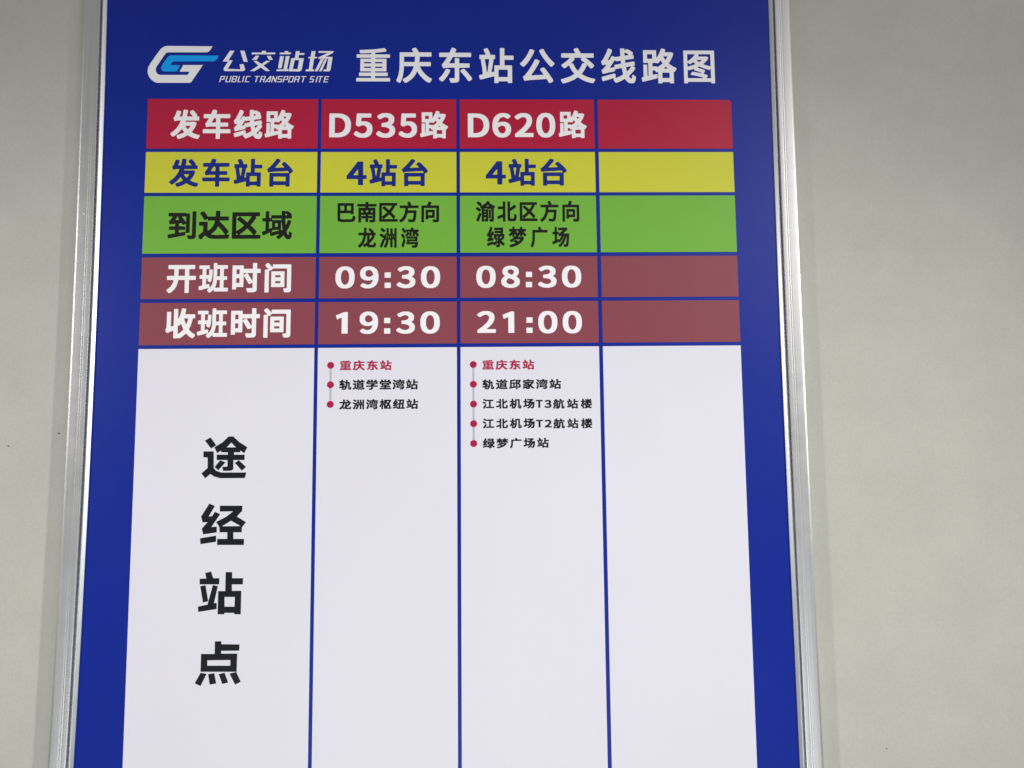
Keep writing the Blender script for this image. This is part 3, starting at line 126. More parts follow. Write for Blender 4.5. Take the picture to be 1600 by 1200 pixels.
    [[84,0,72,12,59,40,37,72,37,112,47,123,55,127,141,140,237,163,318,189,323,192,323,197,318,204,241,244,227,258,153,227,114,227,52,284,52,324,64,338,114,358,178,389,239,424,244,429,246,434,244,439,237,443,193,444,182,454,180,459,180,528,173,537,166,534,130,498,99,472,94,471,57,471,52,472,31,498,2,528,0,551,2,573,10,582,55,612,77,632,110,668,112,673,110,678,104,682,30,683,19,693,17,700,17,792,23,801,32,808,175,809,180,817,180,887,192,900,207,900,289,900,295,897,304,887,304,817,306,812,311,808,562,808,567,812,569,817,569,887,579,898,587,900,678,900,685,898,695,887,696,817,700,809,865,808,874,802,880,792,880,700,879,693,868,683,784,682,777,678,776,673,780,665,816,632,858,600,887,582,897,572,900,566,900,528,874,503,845,470,841,468,806,468,798,471,764,497,710,549,703,551,698,548,696,541,697,471,703,467,725,466,755,446,775,429,779,421,779,384,726,299,668,235,578,162,511,122,410,75,316,42,232,20,133,0], [478,269,483,268,493,274,557,323,565,334,564,339,560,342,382,343,375,341,371,336,371,331,375,326,422,302], [262,289,269,288,301,309,312,329,310,334,301,341,294,340,248,312,246,307,249,297], [605,441,616,439,653,439,663,443,667,451,653,467,614,468,609,465,600,454,601,446], [500,466,505,464,560,464,567,468,569,473,569,531,565,540,560,542,555,539,524,508,500,488,496,483,496,473], [310,478,316,479,331,490,349,506,359,518,337,546,313,566,307,563,304,556,304,488,305,483], [445,486,454,485,459,493,459,501,454,511,443,521,422,528,409,539,404,540,400,539,396,531,400,523,414,512,420,503,432,493], [447,628,451,626,456,629,494,665,499,673,496,680,488,682,412,682,402,678,401,673,403,668], [431,720,446,722,450,728,449,765,436,770,424,767,421,763,421,725]],
    [[146,0,136,9,133,15,133,218,131,226,124,230,116,226,102,200,87,186,47,186,35,198,22,226,1,261,0,268,1,304,22,340,42,379,66,436,96,521,113,587,112,592,107,596,35,597,24,607,22,615,23,711,35,724,124,724,131,729,133,882,135,889,146,900,171,900,242,900,247,898,256,889,257,882,257,733,259,728,267,724,375,722,382,724,385,733,350,794,350,837,364,852,410,872,449,873,454,871,469,856,513,782,523,779,527,783,530,790,530,887,538,896,545,900,644,899,656,887,657,778,661,771,666,769,673,772,687,795,725,868,739,882,779,882,836,859,848,845,848,803,803,731,805,726,811,722,865,721,877,711,878,704,878,615,865,602,796,601,789,597,787,592,791,585,801,578,831,561,888,533,900,521,900,480,872,451,847,421,844,414,846,409,853,405,876,404,888,392,888,295,875,283,794,282,787,280,764,227,737,184,736,179,745,171,814,141,868,114,875,105,876,70,875,64,867,53,819,6,777,5,683,51,624,76,616,77,551,48,459,20,373,3,320,3,309,15,303,30,284,67,283,107,285,112,296,122,353,130,400,140,410,145,411,152,407,158,369,171,358,184,358,226,386,268,388,273,386,278,378,282,313,282,306,284,296,295,294,350,289,354,267,354,259,350,257,345,257,13,249,3,242,0], [588,233,597,232,612,248,626,268,627,275,624,280,616,282,565,282,557,280,543,258,544,251,562,242], [140,305,148,306,151,309,163,357,164,394,161,400,156,402,148,401,146,398,136,365,132,342,133,315,136,308], [403,407,410,405,466,406,491,459,492,469,486,475,479,473,405,424,398,414], [647,407,653,405,789,405,796,407,800,414,796,422,729,464,671,508,666,510,661,508,657,501,656,436,655,431,642,417,642,412], [243,412,249,412,255,419,255,444,252,456,242,476,235,479,230,477,226,471,227,449,237,415], [324,444,328,442,343,444,353,456,348,465,329,486,309,490,302,483,302,478], [310,535,313,533,323,536,375,566,403,585,406,595,402,599,395,602,343,601,331,597,281,595,277,590,277,585], [327,637,342,642,345,647,345,679,331,685,321,683,316,677,317,642]],
    [[99,0,53,38,33,59,32,104,120,248,157,314,202,401,215,415,216,422,207,429,177,430,89,487,13,529,0,543,1,586,36,634,45,644,92,645,160,612,209,584,256,554,268,541,269,497,232,441,220,427,218,420,227,413,259,411,311,364,316,357,316,319,281,243,255,195,253,187,259,180,264,178,276,183,493,183,498,187,499,192,499,682,496,690,490,692,318,692,313,693,301,707,296,709,291,707,279,690,265,677,221,677,151,730,65,783,50,799,50,843,89,892,99,900,145,900,224,854,293,807,299,809,311,823,318,827,828,827,835,827,840,824,847,816,848,811,848,710,847,703,838,693,830,692,646,692,641,690,637,685,637,192,641,185,646,183,888,182,898,172,900,167,900,66,897,59,888,51,882,50,271,51,259,64,258,162,254,169,247,171,240,167,205,102,148,8,138,0]],
    [[294,1,271,20,237,41,227,50,226,95,266,149,296,202,317,252,335,314,338,341,332,348,324,347,311,337,283,337,276,333,274,314,220,178,154,30,142,16,133,12,93,13,39,43,21,58,21,107,82,230,149,392,164,406,199,407,214,436,212,441,207,445,177,445,169,447,83,501,13,537,0,552,1,594,39,644,49,653,93,654,169,618,253,569,258,567,263,569,268,584,278,631,281,639,288,646,301,649,332,649,349,646,355,653,356,874,357,879,362,885,372,890,474,890,480,889,489,879,491,640,497,635,532,634,548,626,553,628,556,636,558,864,568,874,573,875,680,874,690,865,691,859,692,658,698,652,726,651,739,638,749,623,759,621,764,626,765,631,766,879,776,889,782,890,889,889,899,879,900,872,899,11,889,1,883,0,784,0,776,1,766,11,765,348,759,354,726,355,715,365,710,380,700,384,694,380,692,373,691,36,690,31,683,24,675,20,573,20,568,21,558,31,556,346,550,352,504,352,492,355,486,353,481,341,480,321,470,262,449,183,426,126,402,83,391,63,370,35,353,14,340,1], [478,395,487,393,495,405,496,419,492,434,490,473,491,491,479,537,474,548,466,550,461,548,458,542,458,510,461,488,466,476,465,466,471,434,473,405], [352,417,362,418,369,432,375,468,382,488,388,540,389,596,385,604,380,606,375,605,367,596,357,545,349,456,345,429,347,422], [575,436,583,436,589,444,589,491,575,552,571,559,563,560,557,557,554,550,557,495,570,441], [786,473,794,475,798,481,798,505,794,523,787,541,784,544,776,545,771,543,768,537,766,518,772,493,781,476], [678,481,685,481,691,488,689,503,690,518,686,535,680,547,675,555,667,557,662,555,659,550,659,527,672,484], [205,687,137,736,55,785,42,798,42,842,93,899,133,900,144,898,225,852,271,822,294,806,304,795,304,751,266,702,248,686]],
    [[601,0,571,3,558,15,550,47,541,67,540,106,542,111,551,120,556,122,606,122,616,119,680,117,693,122,700,131,707,148,703,156,282,158,277,159,268,168,267,173,267,212,286,271,309,370,315,385,307,391,279,392,267,404,266,491,262,497,222,524,213,533,212,537,212,574,216,582,252,613,280,643,300,668,304,680,297,687,267,687,248,668,197,637,160,636,152,637,142,648,123,680,96,720,38,793,38,833,52,848,100,875,145,875,186,831,235,767,244,763,251,772,252,794,264,806,479,807,484,811,485,816,476,833,476,870,477,875,485,882,496,887,546,900,588,900,596,896,608,881,643,807,882,806,887,805,896,796,898,769,898,705,896,698,885,688,830,687,822,680,827,668,866,626,890,595,899,579,900,572,900,537,898,533,880,518,832,491,830,486,830,291,828,279,835,272,857,270,867,259,868,252,867,220,857,165,850,133,832,79,812,43,785,16,768,8,750,3,725,0], [95,25,35,62,24,72,22,77,22,114,89,289,119,380,120,390,117,393,107,396,99,404,78,441,53,478,4,540,0,550,0,584,3,591,22,606,68,629,103,629,109,626,159,569,200,514,217,483,217,441,216,436,206,427,189,417,187,409,190,404,231,375,241,365,242,360,242,318,237,298,177,116,150,42,145,34,135,25], [411,259,416,257,773,257,787,262,797,271,795,276,785,284,773,288,419,288,414,286,410,276,407,264], [359,377,372,375,703,375,708,377,712,382,712,395,710,400,703,404,367,404,354,400,347,392,349,385], [447,476,501,475,509,478,510,486,501,498,496,502,456,502,451,498,442,486,442,481], [609,476,665,475,673,478,675,486,665,500,660,504,618,504,604,488,604,481], [348,508,354,506,404,506,411,510,413,515,413,569,409,579,404,581,399,579,369,543,346,520,343,513], [543,508,548,506,568,506,575,513,575,678,573,684,568,687,546,687,539,680,539,515], [707,508,713,506,768,506,773,507,777,513,775,520,751,555,729,582,713,595,706,592,703,584,703,515], [425,643,434,645,443,668,436,707,429,712,400,712,364,718,354,715,350,707,350,703,364,690,394,686,419,679,420,675,417,663,417,653,421,646], [687,678,690,676,698,677,713,685,723,693,730,691,750,692,763,698,764,707,758,716,748,718,735,714,720,705,690,707,685,703,683,698,684,683]],
    [[399,0,389,8,386,15,386,158,384,163,379,167,77,91,30,91,15,105,0,168,0,208,14,222,80,236,89,239,91,244,86,308,76,390,64,473,47,557,46,594,40,600,22,601,10,614,10,715,18,724,25,728,149,728,156,730,159,737,155,749,119,821,119,865,132,878,194,895,228,895,241,883,280,813,300,765,305,749,306,734,310,729,315,728,414,728,419,726,426,719,430,712,429,614,417,601,394,600,388,594,387,567,368,458,372,449,366,444,363,434,341,316,340,306,345,300,379,302,384,306,386,311,386,436,381,446,389,455,397,463,402,464,523,464,528,466,532,471,533,888,543,898,548,900,654,900,664,891,667,885,667,720,671,712,676,710,884,710,891,707,900,697,900,599,898,594,888,584,676,583,671,582,667,574,667,473,671,466,845,464,852,461,860,451,860,15,852,5,845,2,743,2,738,4,728,14,727,37,721,44,523,44,518,42,514,37,513,12,501,0], [518,173,525,171,719,171,724,173,728,180,728,328,726,333,719,337,523,337,518,335,514,330,514,325,514,180], [406,205,414,207,418,215,417,264,414,271,409,273,402,271,393,264,390,259,393,217], [135,222,142,221,181,229,190,237,191,245,194,246,201,242,216,247,219,257,218,279,221,293,218,306,208,309,202,303,198,274,191,248,184,252,169,257,139,251,127,234,129,228], [207,372,213,370,221,373,225,380,227,392,255,577,255,594,248,600,179,600,174,599,170,594,192,471,202,385], [95,596,102,595,124,600,136,611,134,619,129,623,122,625,97,623,87,619,81,614,81,606], [328,599,342,599,350,604,356,614,352,623,342,628,312,631,295,631,289,628,287,619,300,602]],
    [[303,0,291,13,290,89,288,95,284,99,78,31,37,30,31,34,22,44,7,110,7,150,22,165,151,202,311,252,348,252,360,240,373,183,373,142,377,135,382,133,414,133,419,135,423,142,455,381,454,388,449,392,372,392,365,389,363,383,363,300,348,284,153,243,106,230,84,221,45,220,37,224,27,237,8,298,7,335,9,343,18,352,45,367,90,416,108,441,106,446,99,451,79,446,37,446,25,457,0,527,0,568,10,580,25,588,33,596,64,641,86,677,133,765,153,811,184,887,197,900,239,900,302,869,316,855,316,812,267,707,274,699,284,703,323,702,376,669,392,652,392,611,346,535,346,527,353,521,365,526,463,526,471,530,480,601,490,720,486,727,481,729,355,729,348,733,340,745,340,839,341,847,350,856,377,857,828,857,838,856,848,844,848,801,846,791,843,707,841,697,841,664,839,654,838,624,836,614,828,474,801,142,803,137,811,133,887,133,898,122,900,94,900,18,898,11,889,2,882,0], [564,135,569,133,655,133,661,135,664,140,674,224,687,360,687,386,683,391,599,392,593,388,560,142], [270,408,281,407,306,412,340,412,348,416,349,421,349,507,345,517,338,519,333,515,266,419,266,413], [613,527,619,526,690,526,695,527,699,532,704,624,706,634,707,664,709,674,709,705,711,717,710,725,705,729,636,729,630,725,627,712,622,649,609,548,609,532], [204,596,210,594,220,595,230,608,259,662,258,674,254,679,243,674,238,669,201,606,201,601]],
    [[481,0,475,3,466,13,460,38,449,68,448,104,444,110,434,107,392,78,353,78,339,91,317,124,308,129,74,53,34,53,20,68,7,126,7,164,9,172,22,184,288,260,325,260,330,258,340,247,346,222,353,220,439,274,448,283,445,293,420,323,375,369,355,387,350,388,345,387,343,383,340,310,328,298,148,259,101,247,79,237,39,237,27,250,7,310,7,351,17,362,46,381,99,449,101,456,94,463,74,456,37,456,25,465,0,535,0,575,9,585,28,600,64,658,117,769,146,845,160,887,173,900,214,900,272,875,287,862,289,857,288,814,251,726,247,711,249,707,254,705,301,706,351,676,360,667,363,661,362,618,350,593,352,588,358,585,424,585,454,580,685,580,690,581,692,585,693,608,688,612,451,612,422,607,397,607,391,610,382,623,382,711,385,717,397,729,398,734,394,740,375,743,366,751,365,756,365,850,367,856,377,865,713,865,725,868,784,868,814,865,826,852,824,729,822,719,821,666,819,656,817,590,821,586,875,585,888,572,888,474,878,463,869,459,868,454,878,438,878,396,840,358,755,289,748,280,749,275,767,259,814,224,893,183,900,174,900,134,848,72,843,71,804,71,779,83,739,109,703,138,678,163,671,164,667,162,666,157,666,58,658,38,639,17,621,8,575,0], [477,126,483,124,540,125,542,134,541,174,538,176,530,175,481,140,475,134], [498,275,508,276,538,296,545,303,552,314,564,323,566,330,560,346,550,348,538,331,520,327,497,308,491,285], [669,391,673,389,678,390,715,422,741,449,742,454,741,459,735,461,668,460,666,454,666,401], [529,401,538,399,542,404,541,459,533,461,483,460,481,454,482,449], [247,416,256,414,281,419,328,419,338,416,343,419,345,441,351,449,353,456,335,474,335,537,333,543,325,545,317,537,248,429,245,421], [183,600,187,598,200,598,206,603,234,656,237,673,232,680,224,678,205,653,181,608], [433,721,446,719,698,719,702,724,702,744,700,747,695,748,439,748,419,741,416,736,416,731,419,727]],
    [[65,0,10,34,2,42,0,47,0,87,23,131,37,165,49,212,59,269,67,353,67,377,65,383,18,385,5,397,5,488,18,501,62,501,67,506,67,772,80,784,144,785,150,787,156,801,174,880,185,893,191,895,238,895,288,885,298,879,305,870,305,851,305,829,293,794,293,789,298,785,389,784,402,772,402,747,407,743,533,743,540,745,542,750,506,826,506,868,521,883,575,900,617,900,628,890,642,866,677,797,692,762,697,744,868,743,880,734,883,727,883,634,880,628,870,619,506,621,486,619,407,618,403,617,402,612,402,220,403,215,409,211,418,215,426,237,438,306,441,336,441,580,446,588,454,594,459,595,511,592,719,592,768,595,776,593,784,584,786,577,786,257,788,253,793,252,806,259,845,259,863,248,888,237,900,224,900,143,895,84,885,54,864,30,853,22,835,17,719,17,696,25,669,52,662,72,659,96,659,466,657,470,652,471,575,471,569,469,568,464,568,318,566,306,565,279,558,217,548,175,535,136,513,86,489,50,450,5,444,2,407,3,384,21,372,28,350,20,322,15,221,12,210,15,201,25,193,54,181,82,181,121,194,133,278,135,280,141,280,190,275,197,260,195,226,195,221,197,208,210,197,239,189,243,184,241,182,237,176,193,161,124,149,84,134,47,117,15,104,2,99,0], [775,126,781,124,796,126,802,153,802,205,799,215,791,227,786,226,782,222,774,205], [296,239,305,238,310,242,311,262,298,303,295,307,288,308,282,303,281,269,286,252], [171,308,179,306,184,311,184,348,171,372,164,372,159,368,158,350,165,321], [279,343,285,345,287,348,286,390,280,392,255,391,252,387,252,382,272,345], [169,375,174,373,198,384,213,387,226,397,225,405,221,410,216,412,198,407,169,406,167,402,167,380], [235,478,260,483,295,485,297,491,297,511,293,515,288,515,255,501,238,498,231,493,228,488,231,482], [180,493,184,492,203,491,208,493,210,498,197,535,191,545,193,555,189,575,186,621,173,646,166,648,158,641,158,624,176,550,181,545,179,538], [290,523,293,521,300,522,306,528,308,535,294,587,285,590,279,584,280,548,282,535], [372,649,377,646,382,647,393,656,395,661,395,700,390,708,379,715,372,713,371,708], [171,654,176,652,218,667,227,676,226,681,218,687,171,684,169,681,169,658]],
    [[409,0,343,55,338,54,334,47,333,19,321,7,222,7,216,10,209,17,207,22,207,175,205,181,200,184,74,160,28,160,15,173,0,239,0,276,10,287,20,291,193,319,202,322,206,326,207,377,202,385,129,386,89,377,47,377,35,389,15,451,15,488,35,510,54,547,86,626,94,656,87,662,20,663,9,673,7,680,8,779,16,789,23,792,129,792,136,794,140,801,150,841,158,885,173,900,215,900,271,888,283,882,290,875,292,870,292,828,285,799,291,792,419,792,427,790,437,779,437,715,441,710,446,708,491,708,497,715,497,873,500,882,508,889,513,890,606,890,616,882,619,875,619,717,621,712,629,708,764,708,771,705,779,695,780,274,786,267,796,269,834,269,858,255,885,244,899,230,900,183,895,123,890,94,882,69,872,53,849,32,835,27,816,24,730,24,710,27,688,38,673,53,665,64,658,89,655,121,655,570,653,575,648,578,626,578,621,575,619,570,619,528,617,518,614,461,604,377,589,300,572,236,555,187,542,153,504,77,460,10,449,0], [338,99,345,98,351,101,392,160,418,215,418,222,414,225,404,226,343,214,334,207,334,109], [770,128,774,126,784,127,788,131,790,138,793,212,789,224,779,234,774,233,770,229,765,215,765,136], [449,338,456,337,461,340,470,370,485,459,495,572,491,577,486,579,406,579,394,592,394,653,392,659,385,663,328,662,324,658,322,653,334,636,335,515,343,511,424,511,435,501,437,493,437,404,435,397,427,388,422,387,340,386,334,380,334,353,338,347,343,346,390,356,434,355,444,347], [231,643,237,641,279,643,296,651,298,661,289,668,276,672,239,673,233,668,228,653,228,648]],
    [[55,0,36,18,0,64,0,107,62,166,85,185,134,217,135,431,131,439,126,440,23,440,15,444,9,451,7,456,8,557,18,567,27,569,247,569,252,567,261,558,262,548,263,215,266,210,279,200,296,190,303,189,308,192,310,200,310,625,322,645,320,650,313,654,266,654,203,610,162,610,147,625,111,675,82,710,21,775,19,797,21,820,31,830,83,862,124,862,207,779,227,757,237,753,242,756,245,765,257,775,353,776,360,778,363,782,362,790,340,822,341,867,356,879,400,899,444,900,449,898,466,881,491,848,510,817,527,777,533,776,587,776,592,778,608,802,635,849,651,883,665,897,707,897,771,876,782,864,782,827,779,818,759,787,759,782,762,778,769,776,872,775,885,762,886,673,884,665,872,655,806,654,799,650,797,645,799,640,808,629,809,623,809,155,816,148,850,151,887,150,900,138,900,95,891,73,882,36,879,30,870,21,863,17,769,14,759,12,698,12,683,10,464,10,414,12,363,20,314,33,269,53,210,92,197,97,180,87,163,73,96,1], [457,125,466,123,486,125,562,123,594,125,653,123,670,125,712,125,725,128,757,125,773,132,779,142,767,154,757,157,737,155,616,154,597,152,488,152,468,154,412,155,348,161,337,157,331,152,331,145,338,140,390,130], [436,254,441,252,678,252,683,254,687,259,688,272,684,279,678,282,441,282,436,280,432,274,432,259], [436,381,441,379,678,379,683,381,687,386,688,399,684,406,678,409,441,409,436,407,432,401,432,386], [436,506,441,504,678,504,683,505,687,511,688,523,684,531,678,533,441,533,436,531,432,526,432,511], [361,635,372,633,471,633,477,638,480,655,476,661,471,663,365,662,348,655,344,648,348,641], [611,635,616,633,749,633,771,641,775,648,771,655,752,662,619,662,612,658,607,645,607,640]],
    [[525,0,513,13,512,134,511,139,506,143,64,66,25,66,13,78,0,144,0,187,14,201,62,208,71,211,73,217,74,824,75,832,86,842,252,865,338,883,400,900,442,900,449,898,460,887,494,829,501,825,506,825,510,829,512,834,513,855,525,867,787,867,819,870,842,869,885,841,900,825,899,781,851,679,780,540,784,533,816,499,846,461,861,437,878,399,888,350,888,269,886,242,877,211,865,190,848,169,825,151,810,144,782,136,757,133,641,131,637,124,637,16,634,9,626,2,621,0], [618,164,624,164,635,174,638,186,627,222,614,232,609,230,606,224,606,204,610,171,613,166], [527,176,533,176,540,181,543,196,539,239,535,245,528,247,515,239,510,232,512,224,511,191,514,186], [204,234,212,232,296,245,307,252,308,495,306,501,301,504,210,504,205,503,201,498,201,242], [657,264,703,263,740,272,747,277,751,284,758,304,759,314,746,360,720,405,701,430,663,468,646,479,639,475,637,468,637,274,639,269,644,265], [436,272,442,270,481,277,506,278,512,284,512,495,511,501,506,504,442,504,436,503,433,498,432,279], [515,538,520,538,527,543,532,558,531,586,527,593,518,599,505,588,501,575,502,553], [642,591,649,589,654,593,692,671,717,726,717,731,713,737,646,738,639,734,637,601], [205,633,212,631,508,633,512,641,511,789,506,795,498,795,490,784,479,774,427,761,336,743,205,725,201,721,201,714,201,641]],
    [[11,1,0,14,1,112,14,123,75,124,83,126,86,129,85,137,71,149,69,154,69,249,80,262,95,264,101,269,100,609,97,613,92,614,19,614,7,624,5,631,5,721,7,727,19,738,80,738,85,739,89,743,87,758,76,793,76,833,79,841,86,848,92,850,237,855,250,858,284,858,296,860,402,865,594,883,707,900,753,900,761,897,769,888,803,836,804,793,793,780,751,772,677,762,660,763,633,760,618,761,606,759,510,756,505,751,505,733,510,728,530,728,677,738,879,738,885,736,894,726,895,634,893,625,881,614,815,614,810,613,807,609,805,272,810,265,829,262,841,249,841,154,838,149,825,137,824,129,827,126,834,124,886,123,899,112,900,17,897,9,888,1,881,0], [128,117,380,117,385,121,385,142,382,146,377,147,129,147,110,139,106,132,107,127,112,122], [512,117,780,117,797,122,802,127,804,132,800,139,780,147,513,147,508,144,507,139,508,121], [157,247,390,246,395,251,395,274,392,279,387,279,156,279,144,273,137,267,135,262,143,252], [502,247,748,246,763,251,772,262,770,267,761,275,748,279,503,279,498,277,498,272,498,251], [222,366,388,366,392,371,392,394,390,398,385,399,222,399,218,396,218,389,218,371], [505,366,680,366,684,371,684,394,682,398,677,399,505,399,501,396,500,389,500,371], [222,486,388,486,392,491,392,514,390,518,385,519,222,519,218,516,218,509,218,491], [505,486,680,486,684,491,684,514,682,518,677,519,505,519,501,516,500,509,500,491], [154,604,390,603,395,605,397,609,397,626,396,631,390,634,151,634,139,628,134,619,144,607], [501,604,753,604,766,610,772,616,773,621,766,630,753,634,503,634,498,632,495,626,495,609], [142,718,390,721,395,725,395,748,390,755,343,753,333,751,287,751,274,749,218,751,203,749,142,748,127,738,124,731,132,721]],
    [[65,0,2,68,0,73,0,111,10,123,72,164,104,191,129,217,156,250,185,295,199,323,223,376,241,431,258,501,264,542,259,548,254,549,30,549,19,559,17,567,17,663,19,668,28,677,35,678,279,680,283,685,285,703,288,768,290,778,294,887,306,900,367,900,380,898,414,897,427,884,427,806,425,796,425,758,420,703,420,685,427,679,616,678,625,683,627,688,619,699,525,772,510,789,510,829,514,836,561,879,597,880,607,877,648,848,720,793,778,741,782,733,782,698,778,688,781,681,789,678,872,678,884,668,885,640,885,567,884,559,872,549,823,548,816,544,816,537,826,524,826,484,801,440,758,376,707,311,619,218,581,184,575,174,579,149,589,142,626,139,732,139,752,142,760,146,765,156,773,197,774,225,777,234,788,245,831,245,845,236,887,220,898,209,900,204,900,159,892,103,883,71,875,57,848,29,827,18,794,12,555,12,528,15,497,23,483,32,460,56,451,76,444,81,349,30,306,30,294,41,270,73,250,93,248,109,244,113,239,114,166,44,106,1], [287,166,294,165,350,195,390,219,434,249,442,257,443,539,441,545,436,548,409,548,404,542,392,466,373,381,360,339,348,301,318,234,285,177,284,171], [581,388,587,388,595,396,621,428,661,484,692,537,692,542,688,548,584,549,576,544,575,398,576,393]],
    [[330,0,322,1,313,10,300,48,285,81,285,106,288,111,296,116,421,116,426,118,430,124,431,378,426,384,421,386,240,386,224,383,189,383,141,373,114,373,109,376,104,383,80,446,81,479,107,499,131,524,186,600,215,645,218,653,213,659,208,660,13,662,7,668,5,673,7,764,13,770,19,771,285,772,290,776,315,827,343,891,351,899,359,900,386,899,454,872,467,862,468,834,443,781,446,774,450,772,871,770,877,764,879,759,879,673,876,666,868,661,383,660,375,658,340,600,278,509,277,504,282,498,426,498,431,507,431,620,434,627,445,633,541,633,548,628,551,623,551,507,557,498,828,495,835,489,836,484,836,398,833,391,823,386,557,384,551,376,551,86,548,66,542,48,535,38,517,21,501,14,471,5,415,0], [77,33,69,34,61,39,3,81,0,88,1,113,67,174,101,214,138,265,181,341,190,350,197,353,226,353,296,334,303,325,303,297,266,231,217,159,160,89,107,36,101,33], [807,43,799,44,791,51,749,111,703,166,644,232,591,285,588,292,589,318,596,327,655,354,687,354,726,318,809,232,886,139,900,116,900,88,897,81,888,73,831,44]],
    [[48,1,42,7,1,68,0,96,6,103,105,129,211,164,299,204,348,234,353,238,355,242,349,252,308,300,282,338,265,365,234,426,223,454,219,458,211,457,157,415,116,387,110,386,82,387,24,441,23,471,29,479,92,519,154,564,189,593,230,633,237,645,234,651,227,653,25,655,19,661,18,666,18,751,23,761,33,764,384,765,389,769,388,777,351,840,352,873,361,880,420,899,444,900,451,899,461,890,478,865,506,820,524,784,530,767,534,764,859,764,867,763,871,759,874,751,874,666,873,661,867,655,681,653,673,651,670,645,673,638,729,598,805,536,869,476,879,461,878,434,866,421,815,382,787,381,772,393,734,436,697,470,689,471,684,466,682,454,668,421,633,355,592,295,548,242,552,234,598,207,637,188,689,166,774,139,836,124,885,115,894,111,900,103,899,75,882,55,852,11,844,8,815,8,710,33,653,51,593,75,542,101,487,132,454,156,449,157,387,117,338,90,234,46,183,29,90,3,77,0], [446,320,454,320,462,327,511,391,544,446,571,507,575,510,583,512,604,511,624,507,633,514,631,522,619,533,538,593,537,620,544,629,559,640,559,648,555,652,363,652,358,645,365,633,365,605,342,577,281,517,281,512,286,507,320,506,330,498,365,429,387,393,407,365]],
    [[759,0,754,1,747,8,718,62,693,102,688,105,255,75,184,67,140,57,114,57,104,65,78,134,79,170,86,177,116,196,129,209,201,302,236,353,299,454,360,562,386,615,396,626,429,626,499,595,507,585,507,554,471,489,425,410,357,304,293,217,290,209,291,204,298,199,328,199,383,204,416,204,426,206,547,212,557,214,592,214,605,217,609,222,608,230,528,338,527,369,534,378,595,407,628,406,671,356,750,248,818,147,859,77,859,46,852,37,786,1], [809,428,799,433,721,516,671,578,603,671,535,781,510,830,509,861,519,873,582,900,609,900,615,897,625,883,643,846,671,799,706,745,746,691,801,624,865,559,899,529,900,503,897,495,859,459,837,431,831,428], [76,431,66,434,40,457,3,485,0,493,1,518,38,552,86,601,148,681,206,776,238,841,256,885,260,889,266,892,295,892,366,871,373,860,373,834,370,823,348,772,315,708,256,611,224,565,189,521,108,436,101,431]],
    [[11,0,2,5,0,13,0,887,3,896,8,900,16,900,886,900,896,897,900,892,900,885,900,13,897,4,889,0,796,0,788,8,787,33,782,39,777,41,120,41,115,39,110,33,109,8,102,0], [114,143,120,140,542,140,550,143,555,150,553,158,547,163,457,186,315,214,216,227,205,232,200,239,201,260,231,303,245,314,268,314,363,301,497,276,505,276,512,283,511,291,507,296,478,307,387,336,310,355,302,362,301,390,291,396,168,362,139,362,128,371,120,374,111,367,110,150], [666,143,673,140,777,140,782,142,787,148,787,385,785,393,780,397,769,394,759,380,750,372,728,372,644,393,579,413,523,435,459,463,411,443,408,439,407,431,414,424,539,387,606,362,612,357,614,349,613,326,585,283,574,273,572,265,575,260,582,256,665,234,681,229,687,224,689,199,663,156,661,148], [114,461,123,459,168,470,280,503,329,521,337,528,337,535,286,580,280,582,272,580,219,540,195,528,174,528,128,564,118,567,111,561,110,556,110,469], [776,467,784,469,787,477,787,790,785,796,777,800,451,800,443,797,440,793,440,760,434,744,441,735,638,734,673,737,721,710,724,704,723,683,701,650,674,619,628,575,579,538,575,528,579,522,590,516,662,493,753,470], [448,584,459,582,475,591,523,622,527,627,528,635,521,641,515,642,390,641,383,635,387,623], [116,609,120,608,128,610,155,626,182,644,248,697,295,744,324,780,329,790,326,797,318,800,120,800,114,798,110,790,110,619,111,614]],
    [[65,1,3,43,0,51,0,71,25,125,45,184,58,235,71,312,76,359,79,441,81,454,81,767,82,775,86,779,96,782,425,782,430,787,427,795,396,841,397,870,402,876,458,899,484,900,495,898,514,876,545,831,571,785,575,782,879,782,886,781,890,777,894,769,894,685,892,678,884,673,595,672,592,667,590,615,582,554,582,536,587,533,864,533,869,532,875,526,876,438,874,432,866,426,603,426,594,423,606,395,630,354,668,297,713,241,745,209,798,165,843,135,894,108,900,102,900,69,848,6,841,2,816,4,767,32,724,62,689,93,608,178,566,233,532,287,527,289,520,284,499,238,477,200,443,152,395,100,354,65,299,28,248,1,218,1,207,11,185,41,166,58,166,92,174,99,230,128,288,168,332,210,365,251,396,302,420,354,441,423,433,426,215,426,197,435,192,431,187,333,179,261,166,187,148,117,127,58,102,7,93,0], [193,526,200,523,210,532,215,533,461,533,466,549,476,654,476,669,468,672,195,672,192,664]],
    [[403,0,397,6,395,11,395,165,395,170,390,175,61,92,28,93,16,102,0,168,1,196,12,205,91,222,96,224,98,229,91,254,88,312,73,430,48,567,48,595,55,605,55,610,48,615,20,615,11,622,10,713,16,721,23,723,162,723,170,726,171,733,167,746,143,799,122,837,122,867,125,872,132,877,195,895,218,894,224,887,238,865,263,818,285,766,291,749,291,728,294,724,405,723,415,718,418,711,418,625,413,618,408,615,380,615,374,610,375,577,339,377,320,287,322,281,327,278,365,286,393,287,395,294,395,441,398,448,408,453,537,453,544,456,546,892,553,899,558,900,652,900,659,894,662,887,662,713,664,706,887,706,894,703,900,696,900,610,899,605,892,598,669,597,664,596,662,592,662,461,664,454,847,453,854,451,859,443,859,11,854,4,847,1,755,2,748,6,746,11,745,39,740,44,512,44,505,42,504,9,497,0], [512,153,743,153,745,160,745,342,738,345,507,344,504,337,504,160,507,153], [199,282,208,280,215,289,230,370,261,572,264,607,263,612,258,615,157,615,152,614,148,610,174,463,187,370,193,302,196,287]],
